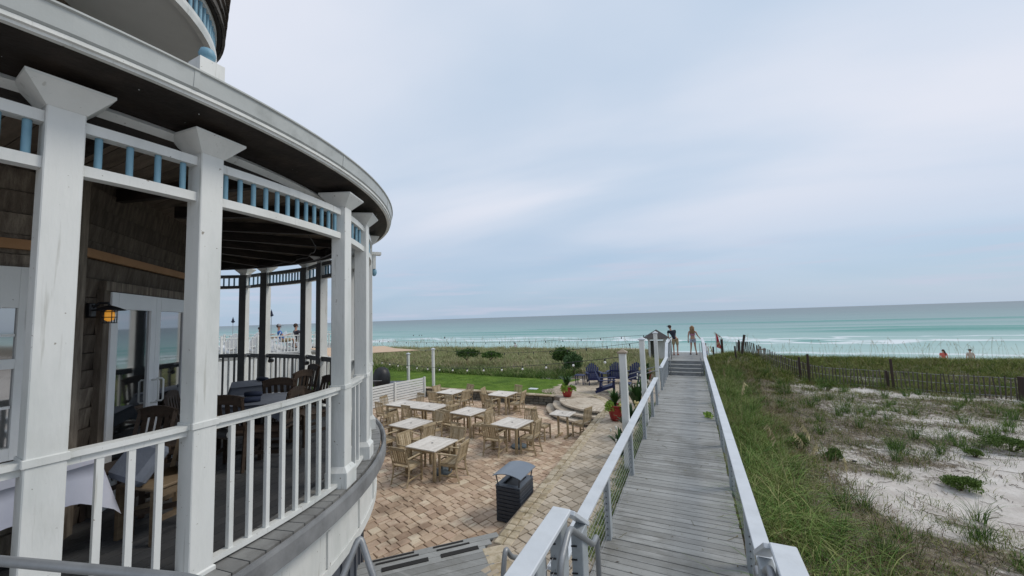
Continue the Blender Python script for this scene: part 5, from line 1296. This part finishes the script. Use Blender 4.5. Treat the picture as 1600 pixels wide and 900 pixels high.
# ------------------------------------------------------------------ people
def skinned(name, J, E_, material, parent, rootj):
    me = bpy.data.meshes.new(name); keys = list(J); idx = {k: i for i, k in enumerate(keys)}
    me.from_pydata([J[k][0] for k in keys], [(idx[a], idx[b]) for a, b in E_], []); me.materials.append(material)
    o = bpy.data.objects.new(name, me); COL.objects.link(o)
    if parent is not None: o.parent = parent
    md = o.modifiers.new('skin', 'SKIN'); md.use_smooth_shade = True
    if not me.skin_vertices: bpy.context.view_layer.update()
    sv = me.skin_vertices[0].data if me.skin_vertices else None
    if sv is None:
        bm = bmesh.new(); bm.from_mesh(me); bm.verts.layers.skin.verify(); bm.to_mesh(me); bm.free(); sv = me.skin_vertices[0].data
    for k in keys:
        r_ = J[k][1]; sv[idx[k]].radius = r_ if isinstance(r_, tuple) else (r_, r_)
        sv[idx[k]].use_root = (k == rootj)
    ss = o.modifiers.new('sub', 'SUBSURF'); ss.levels = 1; ss.render_levels = 2
    return o
def person(loc, rz, label, pose, shirt, pants, hair, longhair=False, hat=None, top_short=False, shoes=(.02, .02, .02), legs_skin=True, lo='shorts', scale=1.0, skin=None):
    o = empty('person', loc, rz, label, 'person'); o.scale = (scale,)*3
    P = {k: Vector(v) for k, v in pose.items()}
    sk = skin or SKIN
    J = {}
    def j(k, p, r_): J[k] = (tuple(p), r_)
    j('pelvis', P['pelvis'], (.13, .10)); j('waist', P['pelvis'].lerp(P['chest'], .45), (.11, .085)); j('chest', P['chest'], (.14, .10)); j('neck', P['neck'], .05); j('jaw', P['neck'].lerp(P['head'], .45), .055)
    j('head', P['head'], (.075, .085)); j('crown', P['head']+(P['head']-P['neck']).normalized()*.07, .06)
    E_ = [('pelvis', 'waist'), ('waist', 'chest'), ('chest', 'neck'), ('neck', 'jaw'), ('jaw', 'head'), ('head', 'crown')]
    for s_ in 'LR':
        j('sh'+s_, P['sh'+s_], .058); j('el'+s_, P['el'+s_], .038); j('wr'+s_, P['wr'+s_], .026); hd_ = P['wr'+s_]+(P['wr'+s_]-P['el'+s_]).normalized()*.06; j('ha'+s_, hd_, (.034, .018))
        j('hi'+s_, P['hi'+s_], .085); j('kn'+s_, P['kn'+s_], .052); j('an'+s_, P['an'+s_], .036); j('to'+s_, P['an'+s_]+P['foot'+s_]*.15+Vector((0, 0, -.045)), (.04, .028))
        E_ += [('chest', 'sh'+s_), ('sh'+s_, 'el'+s_), ('el'+s_, 'wr'+s_), ('wr'+s_, 'ha'+s_), ('pelvis', 'hi'+s_), ('hi'+s_, 'kn'+s_), ('kn'+s_, 'an'+s_), ('an'+s_, 'to'+s_)]
        dr = (P['wr'+s_]-P['el'+s_]).normalized(); sd_ = dr.cross(Vector((.3, .2, 1))).normalized()
        for q in range(4):      # fingers, curled, each its own chain
            b0 = hd_+sd_*(-.024+.016*q)+dr*.01; ln_ = (.062, .072, .068, .052)[q]
            j('f%s%d' % (s_, q), b0+dr*.03, .009); j('g%s%d' % (s_, q), b0+dr*(.03+ln_*.5)+Vector((0, 0, -.008)), .0085); j('h%s%d' % (s_, q), b0+dr*(.03+ln_*.85)+Vector((0, 0, -.03)), .007)
            E_ += [('ha'+s_, 'f%s%d' % (s_, q)), ('f%s%d' % (s_, q), 'g%s%d' % (s_, q)), ('g%s%d' % (s_, q), 'h%s%d' % (s_, q))]
        j('t'+s_, P['wr'+s_]+dr*.03-sd_*.035, .011); j('u'+s_, P['wr'+s_]+dr*.07-sd_*.05, .009); E_ += [('wr'+s_, 't'+s_), ('t'+s_, 'u'+s_)]
    skinned('body', J, E_, sk, o, 'pelvis')
    # clothing follows the body
    up_ = {'w': (tuple(P['pelvis'].lerp(P['chest'], -.12 if not top_short else .55)), (.155, .125)), 'm': (tuple(P['pelvis'].lerp(P['chest'], .55 if not top_short else .7)), (.135, .105)), 'c': (tuple(P['chest']), (.155, .115)), 'n': (tuple(P['neck']-(P['neck']-P['chest'])*.25), .075)}
    ee = [('w', 'm'), ('m', 'c'), ('c', 'n')]
    if not top_short:
        for s_ in 'LR':
            up_['s'+s_] = (tuple(P['sh'+s_]), .072); up_['e'+s_] = (tuple(P['sh'+s_].lerp(P['el'+s_], .65)), .062); ee += [('c', 's'+s_), ('s'+s_, 'e'+s_)]
    skinned('shirt', up_, ee, shirt, o, 'c')
    dn = {'p': (tuple(P['pelvis']+Vector((0, 0, .10))), (.150, .118))}; de = []
    k_ = .5 if lo == 'short' else (.85 if lo == 'shorts' else 1.9)
    for s_ in 'LR':
        dn['h'+s_] = (tuple(P['hi'+s_]), .108); dn['k'+s_] = (tuple(P['hi'+s_].lerp(P['kn'+s_], min(k_, 1))), .088); de += [('p', 'h'+s_), ('h'+s_, 'k'+s_)]
        if k_ > 1: dn['a'+s_] = (tuple(P['kn'+s_].lerp(P['an'+s_], .9)), .062); de += [('k'+s_, 'a'+s_)]
    skinned('shorts' if k_ < 1 else 'trousers', dn, de, pants, o, 'p')
    for s_ in 'LR':
        f_ = P['foot'+s_].normalized(); a_ = P['an'+s_]+Vector((0, 0, -.055)); sh_ = MB(); c = a_+f_*.06
        sh_.box((c.x, c.y, c.z), (.085, .25, .045), rz=math.atan2(f_.y, f_.x)-math.pi/2, ch=.02); sh_.build('shoe', flat('shoe_%d' % int(shoes[0]*1000), shoes), o)
    hd_ = P['head']; fd = P['face'].normalized(); ax_ = (P['head']-P['neck']).normalized()
    hr = MB(); hr.sphere(hd_+ax_*.035-fd*.02, .098, 12, (1, 1, 1.02))
    if longhair:
        for k in range(9):
            sx = (k-4)*.024; sdv = ax_.cross(fd).normalized(); a_ = hd_+ax_*.05-fd*.06+sdv*sx; hr.tube([a_, a_-fd*.045-Vector((0, 0, .16)), a_-fd*.055+Vector((0, 0, -.30)), a_-fd*.03+Vector((0, 0, -.44))], [.035, .04, .032, .008], 6)
    hr.build('hair', hair, o, smooth=True)
    fc = MB(); sdv = ax_.cross(fd).normalized()
    for s_ in (-1, 1): fc.sphere(hd_+fd*.083+sdv*.03*s_-ax_*.0, .011, 6)
    fc.build('eyes', flat('eye_dark', (.03, .02, .02), .3), o)
    nz_ = MB(); nz_.sphere(hd_+fd*.098-ax_*.03, .014, 6, (.8, .8, 1.3))
    for s_ in (-1, 1): nz_.sphere(hd_+sdv*.083*s_-ax_*.015, .022, 6, (.5, .8, 1.2))
    nz_.build('nose_and_ears', sk, o, smooth=True)
    MB().beam(hd_+fd*.086-ax_*.062-sdv*.02, hd_+fd*.086-ax_*.062+sdv*.02, .008, .008).build('mouth', flat('lips', (.30, .10, .09)), o)
    if hat is not None:
        ht = MB(); ht.sphere(hd_+ax_*.055, .104, 12, (1, 1, .75)); c = hd_+ax_*.065+fd*.10; ht.box(c, (.15, .15, .014), rz=math.atan2(fd.y, fd.x)-math.pi/2, ch=.005); ht.build('cap', hat, o, smooth=True)
    return o
def standing(face=(0, 1, 0), arm_l=None, arm_r=None, lean=(0, 0), stance=.12, h=1.0):
    lx, ly = lean; f = face
    d_ = dict(pelvis=(0, 0, .95), chest=(lx*.65, ly*.65, 1.30), neck=(lx*.9, ly*.9, 1.47), head=(lx*1.1, ly*1.1, 1.63), shL=(lx*.75-.175, ly*.75, 1.41), shR=(lx*.75+.175, ly*.75, 1.41),
      hiL=(-.09, 0, .90), hiR=(.09, 0, .90), knL=(-.11, .02, .50), knR=(.11, .02, .50), anL=(-stance, -.02, .085), anR=(stance, -.02, .085), footL=(-.15, 1, 0), footR=(.15, 1, 0), face=face)
    d_['elL'], d_['wrL'] = arm_l or ((lx*.6-.24, ly*.6-.03, 1.12), (lx*.4-.25, ly*.4+.05, .88)); d_['elR'], d_['wrR'] = arm_r or ((lx*.6+.24, ly*.6-.03, 1.12), (lx*.4+.25, ly*.4+.05, .88))
    return d_
blackc = flat('black_cotton', (.015, .018, .028)); khaki = flat('khaki', (.36, .28, .17)); denim = flat('pale_denim', (.38, .42, .50)); lilac = flat('lilac_top', (.30, .14, .20)); brownhair = flat('brown_hair', (.05, .03, .02)); blond = flat('blond_hair', (.28, .17, .09)); darkcap = flat('dark_cap', (.03, .03, .045))
mp_ = standing(face=(-.75, .6, -.05), lean=(-.24, .12), arm_l=((-.38, .16, 1.18), (-.36, .36, 1.02)), arm_r=((.02, .26, 1.16), (-.20, .42, 1.03)), stance=.10)
person((-1.02, 25.9, PZ+.0), 0, 'man in black shirt, khaki shorts and dark cap leaning on the platform railing', mp_, blackc, khaki, brownhair, hat=darkcap, shoes=(.30, .10, .06), scale=1.06)
gp_ = standing(face=(.1, 1, 0), arm_r=((.27, .10, 1.16), (.36, .24, 1.03)), stance=.16)
person((-.02, 26.3, PZ+.0), 0, 'young woman with long blond hair and pale shorts standing on the platform', gp_, lilac, denim, blond, longhair=True, top_short=True, lo='short', shoes=(.02, .02, .022), scale=1.02)
def D(px_, py_, depth):
    r = ray(px_, py_); r = r/(r.dot(fw)); return EYE+r*depth
redc = flat('coral_top', (.55, .12, .10)); beige = flat('beige_shirt', (.42, .36, .30)); whitec = flat('white_shirt', (.6, .6, .6)); bluec = flat('blue_shirt', (.06, .16, .42)); tealc = flat('teal_suit', (.05, .22, .25)); dkshirt = flat('dark_shirt', (.04, .035, .045))
for (px_, py_, dep, lab, top, lo_, hat_, lh, fc_) in (
    (1473, 546.5, 33, 'woman in a coral top walking on the beach beyond the fence', redc, redc, None, True, (-1, .2, 0)),
    (1515, 546, 33, 'person in a beige shirt and dark cap on the beach at far right', beige, beige, blackc, False, (-1, .3, 0)),
    (805, 535.5, 58, 'person in white standing on the beach beyond the hedge', whitec, blackc, None, False, (0, 1, 0)),
    (797, 541, 55, 'person in dark clothes on the beach left of the one in white', dkshirt, blackc, None, False, (0, 1, 0)),
    (846, 544, 52, 'person in a coral swimsuit on the beach beyond the hedge', redc, redc, None, True, (1, 0, 0)),
    (838, 545, 53, 'person in teal beside the coral swimsuit on the beach', tealc, tealc, None, False, (-1, 0, 0)),
    (1102, 536.5, 37, 'person in a pale shirt on the sand right of the platform', whitec, denim, None, False, (0, 1, 0))):
    q = D(px_, py_, dep); person((q.x, q.y, q.z-1.72), 0, lab, standing(face=fc_), top, lo_, brownhair, longhair=lh, hat=hat_)
for (px_, lab) in ((646, 'leftmost swimmer standing in the sea near the breaking wave'), (655, 'second swimmer from the left in the sea'), (659, 'rightmost of the three close swimmers in the sea'), (695, 'lone swimmer right of the group in the sea')):
    q = G(px_, 525.5 if px_ < 690 else 528.5, -2.9); person((q.x, q.y, -4.0), 0, lab, standing(), dkshirt, blackc, brownhair)

# ------------------------------------------------------------------ neighbouring raised deck with white chairs
def seated(face=(1, 0, 0)):
    return dict(pelvis=(0, 0, .42), chest=(0, -.14, .74), neck=(0, -.17, .91), head=(0, -.16, 1.07), shL=(-.18, -.14, .85), shR=(.18, -.14, .85), elL=(-.26, 0, .62), elR=(.26, 0, .62), wrL=(-.2, .22, .62), wrR=(.2, .22, .68),
      hiL=(-.09, .03, .40), hiR=(.09, .03, .40), knL=(-.12, .42, .46), knR=(.12, .42, .46), anL=(-.12, .55, .085), anR=(.12, .5, .085), footL=(0, 1, 0), footR=(0, 1, 0), face=face)
UD = empty('raised_deck', (-22, 14, 0), label='white raised deck with picket railing seen through the far side of the porch', cat='deck')
# deck front edge from (-23,8) to (-18,17.5)
e0, e1 = Vector((-1.9, -6.2, 0)), Vector((3.4, 3.6, 0)); dd = (e1-e0).normalized(); en = Vector((dd.y, -dd.x, 0))
DZ = 2.25
pl = [e0, e1, e1-en*7, e0-en*7]; MB().prism([(p_.x, p_.y) for p_ in pl], DZ-.15, DZ).build('deck_floor', DECK, UD)
MB().prism([(p_.x, p_.y) for p_ in (e0+en*.02, e1+en*.02, e1-en*.05, e0-en*.05)], 0, DZ-.16).build('deck_skirt', WHITE, UD)
def picket_rail(a, b, z, parent):
    L_ = (b-a).length; o = MB().beam(a+Vector((0, 0, z+1.0)), b+Vector((0, 0, z+1.0)), .09, .05).beam(a+Vector((0, 0, z+.1)), b+Vector((0, 0, z+.1)), .05, .05).build('deck_railing', WHITE, parent)
    n_ = min(48, int(L_/.16))
    for k in range(n_): q = a.lerp(b, (k+.5)/n_); MB().box((q.x, q.y, z+.55), (.035, .035, .88)).build('deck_picket', WHITE, o)
    for k in range(int(L_/2)+1): q = a.lerp(b, min(1, k*2/L_)); MB().box((q.x, q.y, z+.55), (.10, .10, 1.12)).build('deck_post', WHITE, o)
picket_rail(e0.lerp(e1, 0), e0.lerp(e1, .5), DZ, UD); picket_rail(e0.lerp(e1, .5), e1, DZ, UD); picket_rail(e1, e1-en*6.5, DZ, UD); picket_rail(e0-en*6.9, e1-en*6.9, DZ, UD)
adw = adirondack(mat('white_plastic', [(.70, .71, .72), (.76, .77, .78)], .5, 2)); uaw = [False]
for (px_, dep, rz, lab) in ((355, 27, 100, 'white adirondack chair at the left end of the raised deck'), (418, 26, 150, 'white adirondack chair in the middle of the raised deck behind the pickets'), (430, 29, 170, 'white adirondack chair behind the middle one on the raised deck'), (463, 28, 200, 'white adirondack chair between the two seated men'), (492, 27, 160, 'white adirondack chair at the right end of the raised deck'), (386, 28, 120, 'white adirondack chair second from the left on the raised deck')):
    q = D(px_, 520, dep*.86); place(adw, uaw, (q.x, q.y, DZ), R(rz), lab, 'white adirondack chairs on the raised deck', (1.22,)*3)
for (px_, dep, rz, lab, sh_) in ((442, 23.4, 60, 'seated man in a blue shirt on the raised deck', bluec), (468, 23.0, 80, 'seated man in a dark shirt on the raised deck', dkshirt)):
    q = D(px_, 520, dep); person((q.x, q.y, DZ+.12), R(rz-90), lab, seated((.2, 1, -.1)), sh_, khaki, brownhair, scale=1.3, hat=flat('grey_cap', (.3, .3, .32)) if sh_ is bluec else None)
for (px_, py_, dep, lab, tp_) in ((410, 514, 26.5, 'person in a dark cap on the raised deck, only the head showing', blackc), (421, 514, 27, 'second person in a dark cap on the raised deck', blackc)):
    q = D(px_, py_, dep); person((q.x, q.y, q.z-1.05), R(-20), lab, seated((.6, 1, 0)), whitec, khaki, brownhair, hat=tp_)
for (px_, py_, dep, lab) in ((364, 504, 27, 'leftmost dark tiki torch on the raised deck'), (417, 501, 26, 'middle dark tiki torch on the raised deck'), (424, 494, 22.5, 'tallest dark tiki torch on the raised deck')):
    q = D(px_, py_, dep); o = empty('tiki_torch', (q.x, q.y, DZ), label=lab, cat='torch', group='tiki torches'); h_ = q.z-DZ
    MB().tube([(0, 0, 0), (0, 0, h_)], .018, 8).build('torch_pole', STEEL, o)
    MB().lathe([(.05, -.02), (.13, .06), (.06, .14), (.075, .16), (.02, .34), (.01, .40)], (0, 0, h_), 12).build('torch_head', flat('torch_blue', (.012, .02, .05), .5), o, smooth=True)

# ------------------------------------------------------------------ furniture on the porch
def porch_chair(material):
    o = empty('porch_chair', (0, 0, 0)); tag(o, cat='chair'); w, d, sh, bh = .47, .45, .46, .98
    MB().box((0, 0, sh), (w, d, .03), ch=.008).build('seat', material, o)
    bk = MB()
    for k in range(8):
        t0, t1 = -1+2*k/8, -1+2*(k+1)/8; bk.beam((t0*(w/2-.01), -d/2-.085, bh-.05-.045*t0*t0), (t1*(w/2-.01), -d/2-.085, bh-.05-.045*t1*t1), .022, .12)
    for k in range(4): x = -.135+.09*k; bk.beam((x, -d/2-.02, sh+.09), (x, -d/2-.08, bh-.07), .05, .014, upv=(0, 1, 0))
    bk.beam((-w/2, -d/2-.02, sh+.09), (w/2, -d/2-.02, sh+.09), .022, .05); bk.build('backrest', material, o)
    for s_ in (-1, 1):
        x = s_*(w/2-.02); MB().tube([(x, -d/2-.03, 0), (x, -d/2+.02, sh), (x, -d/2-.09, bh-.04)], .024, 4).build('leg', material, o)
        MB().box((x, d/2-.025, sh/2), (.045, .045, sh)).build('leg', material, o)
        MB().beam((x, -d/2, .2), (x, d/2-.03, .2), .022, .045).build('stretcher', material, o)
        MB().beam((x, -d/2, sh-.05), (x, d/2-.03, sh-.05), .022, .06).build('seat_rail', material, o)
    return o
pcl = porch_chair(CHAIRL); pcl.location = (-4.52, 1.88, FZ); pcl.rotation_euler = (0, 0, R(-170)); pcl['label'] = 'light wooden chair with a leaning grey cushion beside the nearest clothed table'; pcl['group'] = 'wooden chairs on the porch'
pcd = porch_chair(CHAIRW); upd = [False]
def cloth_table(loc, rz, w, label, drop=.27, cm_=None):
    o = empty('dining_table', loc, rz, label, 'table'); tag(o, group='dining tables on the porch')
    MB().box((0, 0, .72), (w, w, .04)).build('tabletop', CHAIRW, o)
    MB().box((0, 0, .36), (.10, .10, .70)).build('pedestal', BLACK, o); MB().box((0, 0, .02), (.6, .08, .04)).box((0, 0, .025), (.08, .6, .04)).build('foot', BLACK, o)
    # cloth with folded corners
    mb = MB(); n_ = 96; ring = []
    for k in range(n_):
        t_ = k/n_*4; s_ = int(t_); f_ = t_-s_; h_ = w/2+.01
        cr_ = [(-h_, -h_), (h_, -h_), (h_, h_), (-h_, h_)]; a, b = cr_[s_], cr_[(s_+1) % 4]; x, y = a[0]+(b[0]-a[0])*f_, a[1]+(b[1]-a[1])*f_
        cd = min(f_, 1-f_); rr_ = .035*max(0, 1-cd/.05); x *= 1-rr_; y *= 1-rr_; ring.append((x, y, cd))
    vs = [(x, y, .752) for x, y, c in ring]
    for lv in (1, 2, 3):
        for x, y, c in ring:
            l_ = lv/3; q_ = max(0, 1-c/.2); fl = 1+.03*l_+.16*l_*q_**1.5+.012*math.sin(c*45)*l_; dz = drop*l_*(1.0+.75*q_**1.6); vs.append((x*fl, y*fl, .752-dz))
    fs = [tuple(range(n_))]
    for lv in range(3):
        for k in range(n_): fs.append((lv*n_+k, lv*n_+(k+1) % n_, (lv+1)*n_+(k+1) % n_, (lv+1)*n_+k))
    c = mb.add(vs, fs).build('tablecloth', cm_ or CLOTH, smooth=False); c.location = loc; c.rotation_euler = (0, 0, rz); c.data.polygons.foreach_set('use_smooth', [i_ > 0 for i_ in range(len(c.data.polygons))]); tag(c, ('pale' if cm_ is None else 'grey')+' tablecloth over the '+label.split(' ', 1)[1], 'tablecloth', 'tablecloths on the porch')
    return o
cloth_table((-4.98, .86, FZ), R(12), 1.05, 'square dining table nearest the camera behind the porch posts')
cloth_table((-5.9, 3.55, FZ), R(38), .9, 'square dining table beyond the second porch post', .16, CUSH)
cloth_table((-7.6, 4.6, FZ), R(60), .9, 'square dining table deepest along the porch', .16, CUSH)
for (x, y, rz, lab) in ((-5.35, 1.9, -160, 'dark wooden chair nearest the lantern wall, back to the doors'), (-5.75, 2.55, 150, 'dark wooden chair in front of the french doors'), (-5.25, 3.35, 120, 'dark wooden chair right of the second porch table'), (-5.55, 4.15, 170, 'dark wooden chair beyond the second porch table'), (-6.35, 3.0, -40, 'dark wooden chair left of the second porch table'), (-6.95, 4.75, 100, 'dark wooden chair right of the deepest porch table'), (-7.7, 3.95, -10, 'dark wooden chair near side of the deepest porch table'), (-7.4, 5.25, 170, 'dark wooden chair by the far porch railing'), (-5.55, 3.05, 35, 'dark wooden chair with its back to the railing, between the second and third posts'), (-6.35, 4.25, 40, 'dark wooden chair with its back to the railing, farther along the porch'), (-4.72, 1.98, 150, 'dark wooden chair whose curved back shows just above the railing, first bay'), (-5.2, .25, 80, 'dark wooden chair left of the nearest clothed table')):
    place(pcd, upd, (x, y, FZ), R(rz), lab, 'wooden chairs on the porch')
cu = MB().box((0, 0, 0), (.40, .12, .34), ch=.04).build('seat_cushion', CUSH); cu.location = (-4.55, 1.71, FZ+.66); cu.rotation_euler = (R(-35), R(8), R(10)); tag(cu, 'grey-blue cushion leaning on the light wooden chair', 'cushion')
for (x, y, z, rz, lab) in ((-6.2, 3.65, 2.86, 30, 'rolled navy napkin on the second porch table, left'), (-5.75, 3.35, 2.86, 60, 'rolled navy napkin on the second porch table, right'), (-7.7, 4.7, 2.86, 10, 'rolled navy napkin on the deepest porch table')):
    n_ = MB().tube([(-.12, 0, 0), (0, 0, .005), (.12, 0, 0)], [.035, .04, .035], 8).build('napkin_roll', NAVYC, smooth=True); n_.location = (x, y, z-.02); n_.rotation_euler = (0, 0, R(rz)); tag(n_, lab, 'napkin')
for (a, r_, z, lab) in ((8.6, 4.62, 3.0, 'small black spotlight clipped under the rail beside the second post'), (87.5, 4.6, 3.0, 'small black spotlight under the far porch rail, right'), (106, 5.0, 3.0, 'small black spotlight under the far porch rail, left')):
    o = empty('spotlight', C0+pol(a, r_, z), R(a), lab, 'spotlight', 'black spotlights under the porch rail')
    MB().tube([(0, 0, 0), (.10, 0, 0)], .045, 12).build('lamp_body', BLACK, o); MB().tube([(.10, 0, 0), (.105, 0, 0)], .036, 12).build('lamp_glass', BULB, o); MB().box((0, 0, .06), (.03, .03, .10)).build('bracket', BLACK, o)
# dark pebble / shell piece on the sand
q = G(1335, 722, 0.0); q = G(1335, 722, float(terrain(q.x, q.y)))
tag(MB().sphere((0, 0, 0), .05, 8, (1.3, .7, .5)).build('driftwood_piece', BLACK, smooth=True), 'small black piece of debris on the open sand', 'debris').location = (q.x, q.y, q.z+.02)
